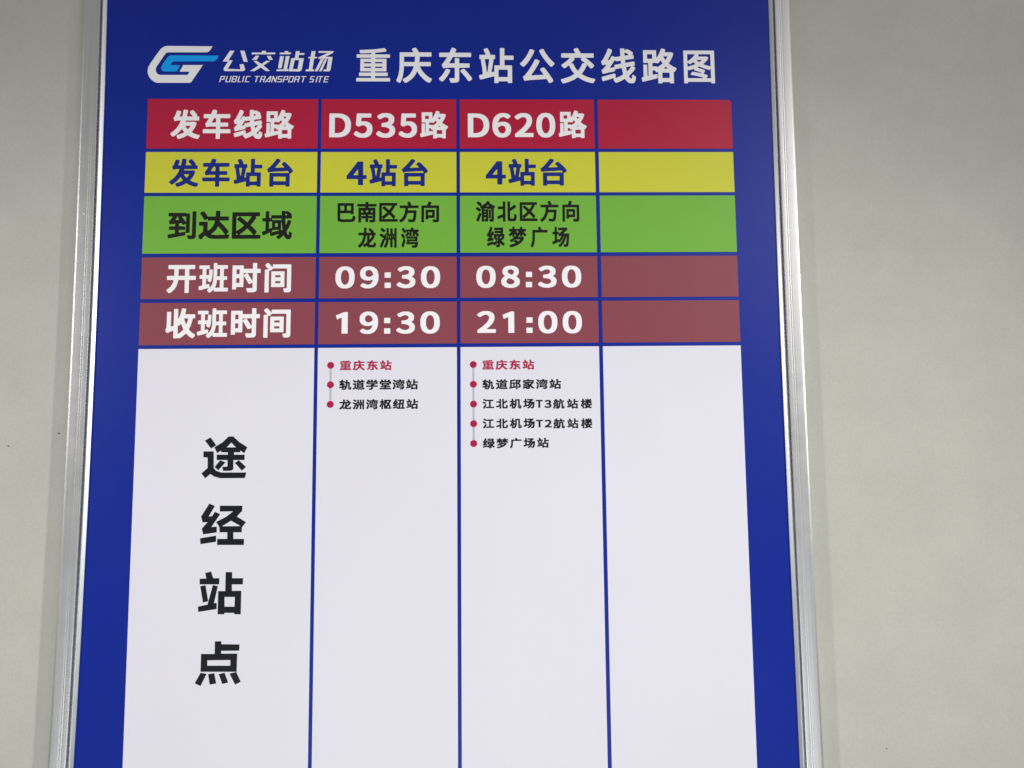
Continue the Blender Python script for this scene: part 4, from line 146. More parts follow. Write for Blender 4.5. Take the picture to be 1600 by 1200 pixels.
    [[761,0,720,9,700,19,680,33,649,64,613,115,606,113,558,86,513,63,464,41,393,15,367,15,360,18,327,63,313,78,312,106,324,119,326,124,324,129,317,133,58,56,30,56,21,63,5,131,5,156,8,161,15,166,139,197,324,249,347,250,355,247,362,237,370,192,370,159,359,139,365,133,370,132,423,152,489,182,553,217,568,228,570,232,553,298,537,386,532,392,527,393,395,368,365,368,358,361,357,320,352,313,345,308,134,264,104,257,63,242,38,242,28,251,8,308,9,343,15,349,35,360,66,391,107,439,127,467,129,474,124,481,119,482,78,473,58,467,35,467,28,469,20,479,0,537,0,567,5,574,17,582,30,595,80,673,130,769,164,847,178,888,185,894,218,894,276,866,286,855,286,832,283,817,248,741,213,673,175,608,176,600,182,595,213,598,217,600,270,691,281,701,312,700,362,671,373,676,504,695,507,701,507,724,504,736,502,888,504,895,512,900,608,899,616,890,616,857,624,850,631,852,662,879,697,879,718,870,771,841,806,819,833,797,834,767,822,749,822,744,826,739,839,736,846,726,857,668,857,646,852,639,839,633,631,602,626,595,632,535,639,527,829,562,865,561,871,555,874,542,882,497,881,467,872,459,834,450,830,444,834,436,881,414,887,409,890,401,889,376,874,353,826,293,750,217,725,197,716,187,728,164,750,134,771,119,786,115,792,121,798,139,804,174,804,197,807,207,816,214,844,213,859,199,890,181,899,171,900,131,892,88,882,55,872,37,849,14,834,6,809,0], [671,313,679,311,692,320,741,371,780,424,783,431,781,438,776,440,750,436,657,418,651,414,649,409,657,366], [229,398,238,396,317,411,340,412,345,421,342,436,342,464,345,469,352,474,515,505,519,509,520,525,513,577,507,582,499,582,408,568,383,568,374,575,370,590,365,596,360,598,355,597,275,477,228,414,226,403], [623,716,636,714,720,727,724,729,725,736,720,743,667,776,631,795,624,796,617,792,616,787,616,741,619,721]],
    [[431,1,425,7,424,12,423,287,418,291,406,287,376,289,367,297,351,323,343,332,338,333,287,333,282,331,282,222,285,219,297,220,365,237,391,238,397,236,403,228,408,187,408,143,403,134,360,121,50,44,22,44,11,53,0,115,0,146,7,154,42,161,46,164,48,169,48,469,49,477,52,481,60,484,136,484,141,483,147,477,148,192,151,187,154,187,174,192,176,197,176,526,168,529,60,529,54,531,48,539,48,844,49,852,55,858,381,858,386,852,388,847,388,672,389,667,393,665,402,670,444,734,478,801,499,852,512,890,522,900,552,900,610,885,617,880,620,872,620,849,607,811,610,806,737,805,749,808,774,808,812,790,823,780,824,749,808,703,792,664,753,590,705,518,708,513,737,489,787,453,822,432,891,400,900,390,899,361,885,346,859,307,850,299,831,297,827,294,826,10,820,4,815,2,732,2,726,4,721,10,719,29,716,33,540,33,532,30,531,10,528,4,522,0], [535,138,716,138,719,146,719,274,711,277,535,276,532,269,532,146,532,141], [580,379,666,379,673,382,673,387,671,392,631,429,625,431,618,426,578,390,575,385], [397,415,403,415,423,426,474,458,514,489,545,518,545,523,499,592,491,590,448,536,429,519,401,519,386,531,373,529,287,529,282,526,282,446,285,439,386,438,394,431], [619,613,623,611,628,613,634,621,666,672,677,695,676,699,668,701,578,701,569,698,574,682,590,654], [154,634,280,634,282,641,282,752,275,755,153,754,150,747,150,641,151,636]],
    [[5,2,0,10,0,80,2,88,7,93,385,93,390,94,393,98,393,140,388,145,84,145,76,147,72,153,72,228,73,233,79,238,385,238,390,239,393,246,393,267,388,272,117,272,112,273,106,277,105,290,105,599,106,607,112,611,117,612,388,612,393,617,392,636,385,638,13,639,7,643,5,649,5,719,7,726,13,731,18,731,388,732,393,736,393,758,390,765,388,767,339,765,329,763,280,763,270,760,206,760,194,758,102,758,93,768,91,781,80,817,79,838,81,844,89,848,112,848,122,851,242,853,252,856,291,856,301,858,337,859,347,861,446,866,609,882,729,900,755,900,760,898,799,841,800,820,796,812,750,802,673,792,502,775,500,771,500,734,507,731,887,731,893,726,895,721,895,651,893,643,882,638,505,638,500,636,500,617,502,613,507,612,790,612,801,608,803,599,803,280,798,274,790,272,505,272,500,267,500,244,502,239,507,238,831,238,837,233,839,228,838,153,834,147,826,145,504,145,500,140,500,98,502,94,507,93,893,93,898,88,900,83,900,13,898,4,893,1,885,0,15,0], [211,361,388,361,393,366,393,395,390,399,385,400,211,399,207,397,206,389,206,365], [504,361,691,361,696,366,696,395,694,399,688,400,504,399,500,397,500,389,500,365], [211,485,388,485,393,490,393,519,390,524,385,524,211,524,207,521,206,514,206,490], [504,485,691,485,696,490,696,519,694,524,688,524,504,524,500,521,500,514,500,490]],
]
# printed lines: for each, the boxes of its glyphs as glyph, left, bottom, right, top in millimetres; -1 is a plain square
LINES = [
    [(74, -182.10, 510.93, -136.60, 558.22), (70, -127.99, 509.12, -80.24, 558.94), (66, -70.32, 509.38, -25.70, 559.15), (71, -15.92, 509.07, 31.00, 558.89), (68, 39.85, 509.33, 86.72, 557.75), (67, 95.27, 508.86, 141.95, 559.30), (72, 150.90, 509.12, 197.77, 558.94), (73, 205.93, 509.12, 253.88, 558.89), (69, 264.00, 509.27, 306.47, 556.26)],
    [(2, -428.17, 430.13, -389.58, 470.76), (12, -385.50, 430.25, -348.96, 470.76), (10, -344.49, 430.37, -306.72, 470.59), (11, -303.29, 430.54, -264.97, 470.43)],
    [(2, -427.63, 364.15, -389.45, 402.86), (12, -384.42, 364.27, -348.27, 402.86), (9, -342.94, 364.31, -305.53, 402.71), (3, -298.74, 364.31, -264.96, 402.82)],
    [(0, -427.41, 293.24, -390.51, 330.76), (13, -387.28, 292.84, -346.87, 331.48), (1, -343.44, 293.44, -306.00, 329.44), (4, -304.15, 292.60, -264.68, 331.20)],
    [(5, -426.19, 220.99, -388.70, 258.45), (8, -384.93, 221.40, -346.65, 260.88), (7, -341.32, 221.56, -304.53, 260.84), (14, -299.09, 221.19, -264.56, 260.48)],
    [(6, -425.81, 161.14, -387.71, 200.57), (8, -385.10, 161.42, -346.24, 200.41), (7, -341.53, 161.58, -304.18, 200.37), (14, -299.35, 161.22, -264.29, 200.01)],
    [(23, -205.03, 315.81, -181.26, 341.69), (20, -178.86, 315.23, -153.42, 343.36), (19, -149.88, 316.13, -125.17, 341.80), (25, -123.26, 315.18, -97.63, 343.53), (21, -93.87, 315.23, -70.43, 343.41)],
    [(31, -177.43, 280.98, -153.74, 308.04), (27, -149.06, 280.56, -126.58, 307.73), (29, -120.81, 280.56, -97.24, 308.37)],
    [(28, -21.33, 315.84, 4.35, 344.23), (18, 7.06, 315.92, 33.03, 343.65), (19, 37.22, 316.59, 60.98, 342.55), (25, 64.45, 315.63, 89.09, 344.29), (21, 94.32, 315.69, 116.86, 344.17)],
    [(30, -6.71, 281.06, 16.76, 308.92), (26, 22.30, 280.86, 45.67, 308.92), (24, 51.33, 280.68, 74.00, 308.97), (22, 80.27, 281.03, 102.86, 308.60)],
    [(41, -217.46, 432.51, -188.54, 465.76), (37, -184.59, 431.90, -159.74, 465.80), (35, -154.60, 431.92, -129.37, 466.38), (37, -124.56, 431.93, -99.98, 465.88), (11, -95.68, 430.97, -58.32, 469.34)],
    [(41, -31.60, 432.61, -2.76, 466.00), (38, 1.56, 432.27, 26.63, 466.59), (34, 31.82, 433.00, 56.93, 466.63), (32, 60.92, 432.30, 86.58, 466.85), (11, 91.28, 431.60, 128.98, 470.15)],
    [(36, -193.61, 366.26, -166.88, 398.93), (9, -163.14, 364.64, -126.47, 402.11), (3, -119.98, 364.77, -85.46, 402.28)],
    [(36, -7.85, 366.95, 19.12, 399.24), (9, 22.56, 365.14, 59.56, 402.61), (3, 65.93, 365.27, 101.10, 402.78)],
    [(32, -206.61, 226.13, -181.44, 255.77), (40, -174.30, 226.16, -150.09, 255.74), (-1, -142.08, 240.32, -134.00, 247.46), (-1, -141.99, 226.57, -133.92, 233.70), (35, -126.11, 226.21, -101.68, 255.74), (32, -94.35, 226.16, -69.04, 255.62)],
    [(33, -205.35, 166.11, -189.83, 194.64), (40, -174.30, 165.48, -150.24, 195.22), (-1, -142.40, 179.60, -134.37, 186.66), (-1, -142.31, 165.76, -134.29, 172.80), (35, -126.40, 165.45, -102.20, 194.98), (32, -94.99, 165.44, -69.49, 194.98)],
    [(32, -21.28, 226.01, 4.37, 255.87), (39, 11.75, 226.04, 36.34, 255.84), (-1, 44.44, 240.43, 52.59, 247.61), (-1, 44.28, 226.79, 52.42, 233.95), (35, 60.37, 226.00, 85.02, 255.74), (32, 92.25, 226.03, 117.96, 255.63)],
    [(34, -20.33, 165.94, 4.08, 195.12), (33, 13.01, 165.78, 28.35, 194.28), (-1, 44.45, 179.18, 52.56, 186.27), (-1, 44.30, 165.62, 52.39, 172.69), (32, 59.99, 164.79, 85.34, 194.70), (32, 92.28, 164.61, 117.67, 194.54)],
    [(64, -199.50, 117.99, -184.79, 130.55), (49, -182.39, 117.61, -167.15, 130.64), (42, -164.25, 117.68, -150.03, 130.71), (57, -147.16, 117.60, -132.20, 130.64)],
    [(61, -200.02, 92.01, -184.09, 105.45), (62, -182.70, 92.24, -166.90, 105.45), (46, -165.14, 92.08, -149.91, 105.53), (45, -147.79, 92.43, -132.74, 105.42), (56, -130.96, 92.05, -115.13, 105.57), (57, -113.54, 92.08, -97.82, 105.42)],
    [(65, -199.71, 66.80, -184.15, 79.67), (55, -182.32, 66.59, -167.54, 79.52), (56, -164.99, 66.59, -149.53, 79.83), (51, -147.79, 66.60, -132.17, 79.68), (58, -130.40, 66.95, -114.91, 79.71), (57, -112.87, 66.62, -97.52, 79.68)],
    [(64, -14.02, 117.54, 1.07, 129.99), (49, 3.23, 117.16, 18.87, 130.08), (42, 21.54, 117.23, 36.13, 130.15), (57, 38.78, 117.15, 54.13, 130.08)],
    [(61, -14.17, 91.28, 1.40, 104.52), (62, 3.40, 91.50, 18.84, 104.52), (63, 20.85, 91.30, 36.32, 104.25), (47, 38.77, 91.34, 53.95, 104.57), (56, 55.91, 91.32, 71.38, 104.64), (57, 73.57, 91.34, 88.94, 104.49)],
    [(54, -13.99, 66.21, 1.03, 78.90), (43, 3.57, 66.14, 18.92, 78.89), (50, 21.14, 66.05, 36.67, 79.09), (44, 38.97, 66.06, 53.74, 78.94), (17, 55.24, 66.81, 64.60, 77.18), (16, 66.61, 66.47, 75.89, 77.09), (60, 77.90, 65.37, 92.89, 78.43), (57, 96.15, 65.49, 110.88, 78.30), (53, 114.00, 65.47, 128.90, 78.30)],
    [(54, -13.98, 40.47, 1.00, 53.27), (43, 3.59, 40.41, 18.90, 53.26), (50, 21.18, 40.31, 36.67, 53.46), (44, 39.02, 40.33, 53.75, 53.31), (17, 55.17, 41.21, 64.67, 51.20), (15, 66.59, 41.11, 75.93, 51.27), (60, 77.94, 39.58, 92.89, 52.75), (57, 96.14, 39.70, 110.83, 52.62), (53, 113.94, 39.69, 128.81, 52.62)],
    [(59, -13.96, 14.87, 1.57, 27.83), (52, 3.64, 14.79, 19.12, 27.84), (48, 21.27, 14.71, 36.27, 27.87), (44, 38.83, 14.85, 53.81, 27.70), (57, 56.56, 14.85, 71.73, 27.87)],
]
# the four tall characters of the first column, traced stroke by stroke, in millimetres
TALL_WRITING = [
    [[[(-370.72, 28.12), (-363.67, 32.11), (-356.21, 21.97), (-362.67, 17.83)]], [[(-340.67, 33.11), (-334.68, 33.06), (-327.33, 26.22), (-316.39, 19.05), (-320.24, 11.57), (-325.56, 14.93), (-325.5, 12.67), (-333.27, 12.75), (-333.19, 9.75), (-319.75, 9.62), (-319.58, 2.72), (-333.91, 2.86), (-333.64, -7.91), (-334.63, -9.99), (-337.59, -10.86), (-346.53, -10.77), (-347.71, -5.53), (-342.19, -5.59), (-341.17, -4.7), (-341.37, 2.93), (-355.09, 3.07), (-355.28, 9.96), (-341.11, 9.82), (-341.19, 12.82), (-349.7, 12.9), (-349.76, 15.15), (-354.59, 11.9), (-358.53, 19.44), (-348.25, 25.65)], [(-342.85, 19.14), (-337.03, 25.25), (-330.89, 19.03)]], [[(-350.61, 2.72), (-343.84, 0.11), (-352.5, -9.96), (-357.53, -5.73)]], [[(-331.88, -0.75), (-326.74, 2.49), (-317.58, -6.13), (-322.68, -10.86)]], [[(-372.26, 14.32), (-359.13, 14.19), (-358.53, -7.22), (-355.46, -10.53), (-348.7, -12.84), (-316.96, -13.16), (-318.73, -20.16), (-349.99, -20.13), (-357.49, -17.97), (-362.79, -14.64), (-369.02, -20.09), (-373.97, -13.78), (-366.28, -6.84), (-366.66, 6.32), (-372.04, 6.82)]]],
    [[[(-362.76, -52.07), (-355.71, -55.11), (-363.19, -68.32), (-359.05, -68.08), (-355.51, -62.51), (-348.76, -65.54), (-359.41, -81.63), (-352.48, -81.12), (-352.57, -88.48), (-369.48, -90.77), (-371.47, -83.4), (-364.32, -75.39), (-370.67, -75.61), (-372.8, -68.21)]], [[(-373.32, -95.57), (-353.2, -92.43), (-352.99, -100.21), (-372.52, -102.91)]], [[(-349.5, -54.89), (-320.86, -55.2), (-321.14, -61.86), (-327.64, -68.73), (-315.91, -75.95), (-320.94, -82.52), (-321.08, -88.7), (-331.58, -88.58), (-331.37, -96.81), (-317.92, -96.97), (-317.89, -104.6), (-351.7, -104.19), (-351.61, -96.56), (-339.06, -96.72), (-339.27, -88.49), (-348.88, -88.37), (-349.35, -81.89), (-353.68, -75.22), (-341.27, -69.02), (-332.55, -62.17), (-349.29, -62.28)], [(-346.13, -80.9), (-334.77, -73.96), (-322.75, -80.88)]]],
    [[[(-365.58, -138.9), (-358.14, -137.11), (-355.41, -145.43), (-347.62, -145.54), (-347.7, -153.23), (-372.06, -152.9), (-372.27, -145.93), (-363.91, -145.76)]], [[(-371.27, -155.09), (-364.7, -154.16), (-360.76, -173.76), (-367.3, -175.4)]], [[(-355.61, -153.85), (-349.26, -155.39), (-353.52, -176.31), (-350.16, -176.07), (-349.95, -183.58), (-372.81, -186.86), (-373.44, -180.36), (-361.52, -177.93)]], [[(-339.88, -138.07), (-331.79, -138.18), (-331.6, -145.75), (-317.92, -145.93), (-318.02, -153.63), (-331.69, -153.45), (-331.49, -161.43), (-319.74, -161.59), (-319.76, -190.49), (-327.82, -190.38), (-327.86, -188.65), (-340.31, -188.47), (-340.26, -190.2), (-348.6, -190.08), (-348.65, -161.48), (-339.85, -161.6)], [(-340.54, -168.83), (-327.63, -169.01), (-327.76, -181.01), (-340.22, -180.83)]]],
    [[[(-351.05, -223.06), (-343.03, -223.18), (-342.93, -226.76), (-320.32, -227.39), (-320.57, -234.96), (-343.0, -234.9), (-342.91, -238.18), (-322.96, -238.49), (-323.13, -260.56), (-367.87, -259.85), (-367.79, -238.23), (-350.91, -238.49)], [(-359.86, -246.04), (-331.21, -246.21), (-331.32, -253.04), (-359.67, -252.59)]], [[(-367.69, -260.98), (-360.25, -262.52), (-367.36, -277.14), (-374.56, -273.63)]], [[(-358.36, -262.84), (-350.7, -261.82), (-348.03, -274.34), (-356.11, -275.63)]], [[(-345.15, -263.05), (-338.07, -261.46), (-333.26, -273.45), (-340.61, -275.03)]], [[(-331.8, -262.55), (-323.56, -260.84), (-317.75, -272.71), (-324.63, -276.14)]]],
]
# company emblem and its four stylised characters, in millimetres
LOGO = [
    [[[(-375.97, 560.04), (-378.17, 555.76), (-380.4, 552.85), (-382.76, 551.48), (-434.95, 551.3), (-437.66, 550.48), (-439.94, 547.39), (-448.67, 533.08), (-450.43, 529.91), (-450.83, 526.76), (-450.21, 523.6), (-448.24, 520.91), (-444.95, 519.38), (-408.47, 519.48), (-407.31, 520.56), (-405.54, 524.08), (-418.94, 524.05), (-414.29, 533.36), (-388.06, 533.44), (-401.09, 512.47), (-402.88, 509.58), (-404.97, 508.41), (-447.97, 508.31), (-451.84, 509.47), (-456.21, 512.78), (-459.52, 517.27), (-461.21, 521.77), (-461.53, 525.83), (-460.84, 530.34), (-458.29, 535.31), (-452.65, 544.64), (-446.99, 553.44), (-444.12, 557.07), (-440.36, 559.54), (-436.11, 560.37)]]],
    [[[(-366.78, 546.91), (-369.14, 542.55), (-371.12, 539.82), (-373.41, 538.73), (-426.83, 538.48), (-429.36, 537.29), (-431.19, 533.49), (-418.55, 533.17), (-420.69, 527.92), (-421.96, 525.21), (-423.8, 524.13), (-440.43, 524.08), (-442.62, 525.88), (-443.72, 528.13), (-443.46, 530.39), (-441.65, 534.91), (-437.2, 541.97), (-435.17, 545.05), (-432.66, 546.69), (-430.54, 547.15)]]],
    [[[(-352.49, 553.87), (-346.38, 553.9), (-354.99, 538.56), (-361.73, 538.54)]], [[(-338.76, 553.92), (-332.85, 553.94), (-328.29, 537.96), (-333.87, 538.4)]], [[(-353.75, 540.26), (-348.39, 540.28), (-354.71, 528.15), (-338.43, 527.52), (-337.93, 528.99), (-339.14, 534.64), (-333.79, 535.0), (-331.48, 527.88), (-331.97, 526.18), (-334.3, 525.05), (-358.48, 524.98), (-360.34, 526.67), (-360.19, 528.93)]], [[(-309.54, 553.79), (-304.16, 553.81), (-304.33, 551.43), (-291.21, 551.47), (-292.24, 548.97), (-323.39, 548.86), (-323.13, 551.36), (-309.7, 551.41)]], [[(-317.45, 547.07), (-313.15, 546.85), (-316.24, 541.17), (-322.89, 540.92)]], [[(-302.94, 546.66), (-297.89, 546.9), (-294.55, 541.24), (-299.59, 541.0)]], [[(-320.5, 539.57), (-316.2, 539.58), (-309.88, 535.3), (-303.54, 539.62), (-298.17, 539.64), (-306.94, 533.04), (-298.19, 525.37), (-303.55, 525.13), (-310.63, 530.2), (-318.88, 525.09), (-324.99, 525.3), (-313.91, 532.79)]], [[(-278.88, 553.56), (-274.03, 553.57), (-274.21, 551.53), (-270.23, 551.54), (-271.04, 549.04), (-285.78, 548.99), (-285.3, 551.49), (-279.05, 551.51)]], [[(-284.98, 546.49), (-279.82, 546.51), (-282.51, 530.17), (-283.78, 529.03), (-285.93, 529.03), (-287.45, 530.15)]], [[(-277.35, 546.52), (-272.07, 546.53), (-275.39, 528.04), (-273.02, 528.04), (-274.04, 525.21), (-289.61, 525.17), (-289.12, 527.66), (-280.1, 527.68)]], [[(-263.8, 553.61), (-258.74, 553.63), (-259.23, 550.78), (-252.12, 550.8), (-252.73, 548.3), (-259.62, 548.28), (-260.4, 543.62), (-252.86, 543.64), (-255.8, 526.39), (-259.0, 524.69), (-273.18, 524.99), (-269.87, 543.59), (-265.24, 543.6)], [(-265.19, 540.88), (-259.28, 540.89), (-261.21, 528.08), (-267.65, 528.06)]], [[(-242.79, 553.68), (-237.4, 553.7), (-238.57, 545.5), (-235.12, 545.51), (-235.63, 543.47), (-239.08, 543.46), (-241.31, 527.79), (-238.41, 527.8), (-239.12, 525.08), (-250.41, 525.05), (-249.91, 527.77), (-246.15, 527.78), (-244.25, 543.44), (-247.26, 543.43), (-246.76, 545.48), (-243.96, 545.49)]], [[(-233.41, 553.71), (-212.58, 553.78), (-213.95, 551.27), (-223.8, 545.55), (-214.31, 545.58), (-216.87, 527.07), (-218.67, 525.02), (-226.53, 525.0), (-225.92, 527.61), (-222.48, 527.84), (-220.1, 542.83), (-233.68, 542.79), (-233.28, 544.84), (-220.64, 551.25), (-233.37, 551.21)]], [[(-230.22, 542.35), (-225.91, 542.36), (-234.28, 525.09), (-238.04, 525.08)]], [[(-224.83, 542.14), (-221.6, 542.15), (-228.9, 525.11), (-232.34, 525.1)]]],
]
ENGLISH_BOX = (-365.97, 509.51, -218.36, 518.12)
STOP_DOTS = [[(-211.36, 124.46), (-211.27, 99.00), (-211.17, 73.41)],
    [(-25.82, 124.21), (-25.77, 98.29), (-25.73, 72.43), (-25.69, 46.86), (-25.73, 21.17)]]
COLUMNS = [(-459.6, -232.8), (-228.1, -47.2), (-42.4, 139.6), (144.7, 327.5)]
ROWS = [(416.9, 485.8), (356.2, 412.1), (273.8, 351.5), (213.1, 268.6), (152.2, 208.1)]
WHITE_TOP = 147.3

# ---------------------------------------------------------------- materials
def lin(*rgb):
    r = []
    for c in rgb:
        c /= 255.0
        r.append(c / 12.92 if c <= 0.04045 else ((c + 0.055) / 1.055) ** 2.4)
    return (r[0], r[1], r[2], 1.0)

def material(name):
    mt = bpy.data.materials.new(name)
    mt.use_nodes = True
    nt = mt.node_tree
    return mt, nt.nodes, nt.links, nt.nodes["Principled BSDF"]

def printed(name, color, rough=0.36, spec=0.26, mottle=0.05):
    """solvent ink on a vinyl sheet: flat colour, faint banding and a satin sheen"""
    mt, n, l, b = material(name)
    tc = n.new("ShaderNodeTexCoord")
    fine = n.new("ShaderNodeTexNoise")
    fine.inputs["Scale"].default_value = 900
    fine.inputs["Detail"].default_value = 3
    broad = n.new("ShaderNodeTexNoise")
    broad.inputs["Scale"].default_value = 7
    broad.inputs["Detail"].default_value = 4
    mapn = n.new("ShaderNodeMapping")
    mapn.inputs["Scale"].default_value = (1.0, 1.0, 0.5)
    l.new(tc.outputs["Object"], mapn.inputs["Vector"])
    l.new(mapn.outputs["Vector"], broad.inputs["Vector"])
    l.new(tc.outputs["Object"], fine.inputs["Vector"])
    add = n.new("ShaderNodeMath"); add.operation = 'ADD'
    l.new(fine.outputs["Fac"], add.inputs[0]); l.new(broad.outputs["Fac"], add.inputs[1])
    ramp = n.new("ShaderNodeMapRange")
    ramp.inputs["From Min"].default_value = 0.7
    ramp.inputs["From Max"].default_value = 1.3
    ramp.inputs["To Min"].default_value = 1.0 - mottle
    ramp.inputs["To Max"].default_value = 1.0 + mottle
    l.new(add.outputs[0], ramp.inputs["Value"])
    hsv = n.new("ShaderNodeHueSaturation")
    hsv.inputs["Color"].default_value = color
    l.new(ramp.outputs["Result"], hsv.inputs["Value"])
    l.new(hsv.outputs["Color"], b.inputs["Base Color"])
    rr = n.new("ShaderNodeMapRange")
    rr.inputs["To Min"].default_value = rough - 0.06
    rr.inputs["To Max"].default_value = rough + 0.06
    l.new(broad.outputs["Fac"], rr.inputs["Value"])
    l.new(rr.outputs["Result"], b.inputs["Roughness"])
    b.inputs["Specular IOR Level"].default_value = spec
    bump = n.new("ShaderNodeBump")
    bump.inputs["Strength"].default_value = 0.05
    bump.inputs["Distance"].default_value = 0.0004
    l.new(fine.outputs["Fac"], bump.inputs["Height"])
    l.new(bump.outputs["Normal"], b.inputs["Normal"])
    return mt

M = {}
M['poster_blue'] = printed("poster_blue", lin(3, 36, 146))
M['cell_red'] = printed("cell_red", lin(180, 27, 62))
M['cell_yellow'] = printed("cell_yellow", lin(209, 208, 62))
M['cell_green'] = printed("cell_green", lin(117, 181, 64))
M['cell_brown'] = printed("cell_brown", lin(141, 70, 82))
M['cell_white'] = printed("cell_white", lin(229, 226, 238), mottle=0.015)
M['ink_white'] = printed("ink_white", lin(250, 247, 250), mottle=0.015)
M['ink_black'] = printed("ink_black", lin(22, 22, 20))
M['ink_dark'] = printed("ink_dark", lin(16, 20, 30))
M['ink_blue'] = printed("ink_blue", lin(22, 40, 130))
M['ink_red'] = printed("ink_red", lin(176, 26, 74))
M['ink_grey'] = printed("ink_grey", lin(190, 187, 200))
M['ink_cyan'] = printed("ink_cyan", lin(14, 164, 250))

def brushed(name, base, rough):
    """drawn aluminium: streaks along the length of the rail, a few scuffs"""
    mt, n, l, b = material(name)
    b.inputs["Metallic"].default_value = 1.0
    tc = n.new("ShaderNodeTexCoord")
    mp = n.new("ShaderNodeMapping")
    mp.inputs["Scale"].default_value = (900, 900, 2.2)
    l.new(tc.outputs["Object"], mp.inputs["Vector"])
    st = n.new("ShaderNodeTexNoise")
    st.inputs["Scale"].default_value = 1.0
    st.inputs["Detail"].default_value = 3
    l.new(mp.outputs["Vector"], st.inputs["Vector"])
    sc = n.new("ShaderNodeTexNoise")
    sc.inputs["Scale"].default_value = 38
    sc.inputs["Detail"].default_value = 6
    sc.inputs["Roughness"].default_value = 0.7
    l.new(tc.outputs["Object"], sc.inputs["Vector"])
    cr = n.new("ShaderNodeMapRange")
    cr.inputs["From Min"].default_value = 0.25
    cr.inputs["From Max"].default_value = 0.75
    cr.inputs["To Min"].default_value = 0.87
    cr.inputs["To Max"].default_value = 1.07
    l.new(st.outputs["Fac"], cr.inputs["Value"])
    hsv = n.new("ShaderNodeHueSaturation")
    hsv.inputs["Color"].default_value = base
    l.new(cr.outputs["Result"], hsv.inputs["Value"])
    l.new(hsv.outputs["Color"], b.inputs["Base Color"])
    rr = n.new("ShaderNodeMapRange")
    rr.inputs["From Min"].default_value = 0.3
    rr.inputs["From Max"].default_value = 0.7
    rr.inputs["To Min"].default_value = rough - 0.02
    rr.inputs["To Max"].default_value = rough + 0.04
    l.new(sc.outputs["Fac"], rr.inputs["Value"])
    l.new(rr.outputs["Result"], b.inputs["Roughness"])
    bump = n.new("ShaderNodeBump")
    bump.inputs["Strength"].default_value = 0.12
    bump.inputs["Distance"].default_value = 0.0002
    l.new(st.outputs["Fac"], bump.inputs["Height"])
    l.new(bump.outputs["Normal"], b.inputs["Normal"])
    return mt

M['aluminium'] = brushed("aluminium", lin(212, 212, 212), 0.37)
M['aluminium_lip'] = brushed("aluminium_lip", lin(226, 228, 232), 0.40)

def wall_paint():
    mt, n, l, b = material("wall_paint")
    tc = n.new("ShaderNodeTexCoord")
    a = n.new("ShaderNodeTexNoise"); a.inputs["Scale"].default_value = 11; a.inputs["Detail"].default_value = 6
    a.inputs["Roughness"].default_value = 0.62
    c = n.new("ShaderNodeTexNoise"); c.inputs["Scale"].default_value = 2.1; c.inputs["Detail"].default_value = 2
    g = n.new("ShaderNodeTexNoise"); g.inputs["Scale"].default_value = 520; g.inputs["Detail"].default_value = 4
    for t in (a, c, g):
        l.new(tc.outputs["Object"], t.inputs["Vector"])
    mix = n.new("ShaderNodeMix"); mix.data_type = 'RGBA'
    mix.inputs["A"].default_value = lin(190, 190, 181)
    mix.inputs["B"].default_value = lin(192, 190, 182)
    r1 = n.new("ShaderNodeMapRange")
    r1.inputs["From Min"].default_value = 0.35; r1.inputs["From Max"].default_value = 0.65
    l.new(c.outputs["Fac"], r1.inputs["Value"])
    l.new(r1.outputs["Result"], mix.inputs["Factor"])
    r2 = n.new("ShaderNodeMapRange")
    r2.inputs["From Min"].default_value = 0.3; r2.inputs["From Max"].default_value = 0.7
    r2.inputs["To Min"].default_value = 0.955; r2.inputs["To Max"].default_value = 1.04
    l.new(a.outputs["Fac"], r2.inputs["Value"])
    hsv = n.new("ShaderNodeHueSaturation")
    l.new(mix.outputs["Result"], hsv.inputs["Color"])
    l.new(r2.outputs["Result"], hsv.inputs["Value"])
    # grain of the roller and of the dust in the paint
    g2 = n.new("ShaderNodeTexNoise"); g2.inputs["Scale"].default_value = 330; g2.inputs["Detail"].default_value = 5
    g2.inputs["Roughness"].default_value = 0.75
    l.new(tc.outputs["Object"], g2.inputs["Vector"])
    r3 = n.new("ShaderNodeMapRange")
    r3.inputs["From Min"].default_value = 0.3; r3.inputs["From Max"].default_value = 0.7
    r3.inputs["To Min"].default_value = 0.95; r3.inputs["To Max"].default_value = 1.05
    l.new(g2.outputs["Fac"], r3.inputs["Value"])
    hsv2 = n.new("ShaderNodeHueSaturation")
    l.new(hsv.outputs["Color"], hsv2.inputs["Color"])
    l.new(r3.outputs["Result"], hsv2.inputs["Value"])
    l.new(hsv2.outputs["Color"], b.inputs["Base Color"])
    b.inputs["Roughness"].default_value = 0.82
    b.inputs["Specular IOR Level"].default_value = 0.25
    ad = n.new("ShaderNodeMath"); ad.operation = 'MULTIPLY_ADD'; ad.inputs[1].default_value = 0.5
    l.new(g.outputs["Fac"], ad.inputs[0]); l.new(a.outputs["Fac"], ad.inputs[2])
    bump = n.new("ShaderNodeBump")
    bump.inputs["Strength"].default_value = 0.5; bump.inputs["Distance"].default_value = 0.0012
    l.new(ad.outputs[0], bump.inputs["Height"])
    l.new(bump.outputs["Normal"], b.inputs["Normal"])
    return mt
M['wall'] = wall_paint()

mt, n_, l_, b_ = material("dark_pit")
b_.inputs["Base Color"].default_value = (0.03, 0.028, 0.022, 1)
b_.inputs["Roughness"].default_value = 0.9
M['pit'] = mt
mt, n_, l_, b_ = material("backing_board")
b_.inputs["Base Color"].default_value = lin(90, 92, 96)
b_.inputs["Roughness"].default_value = 0.7
M['backing'] = mt

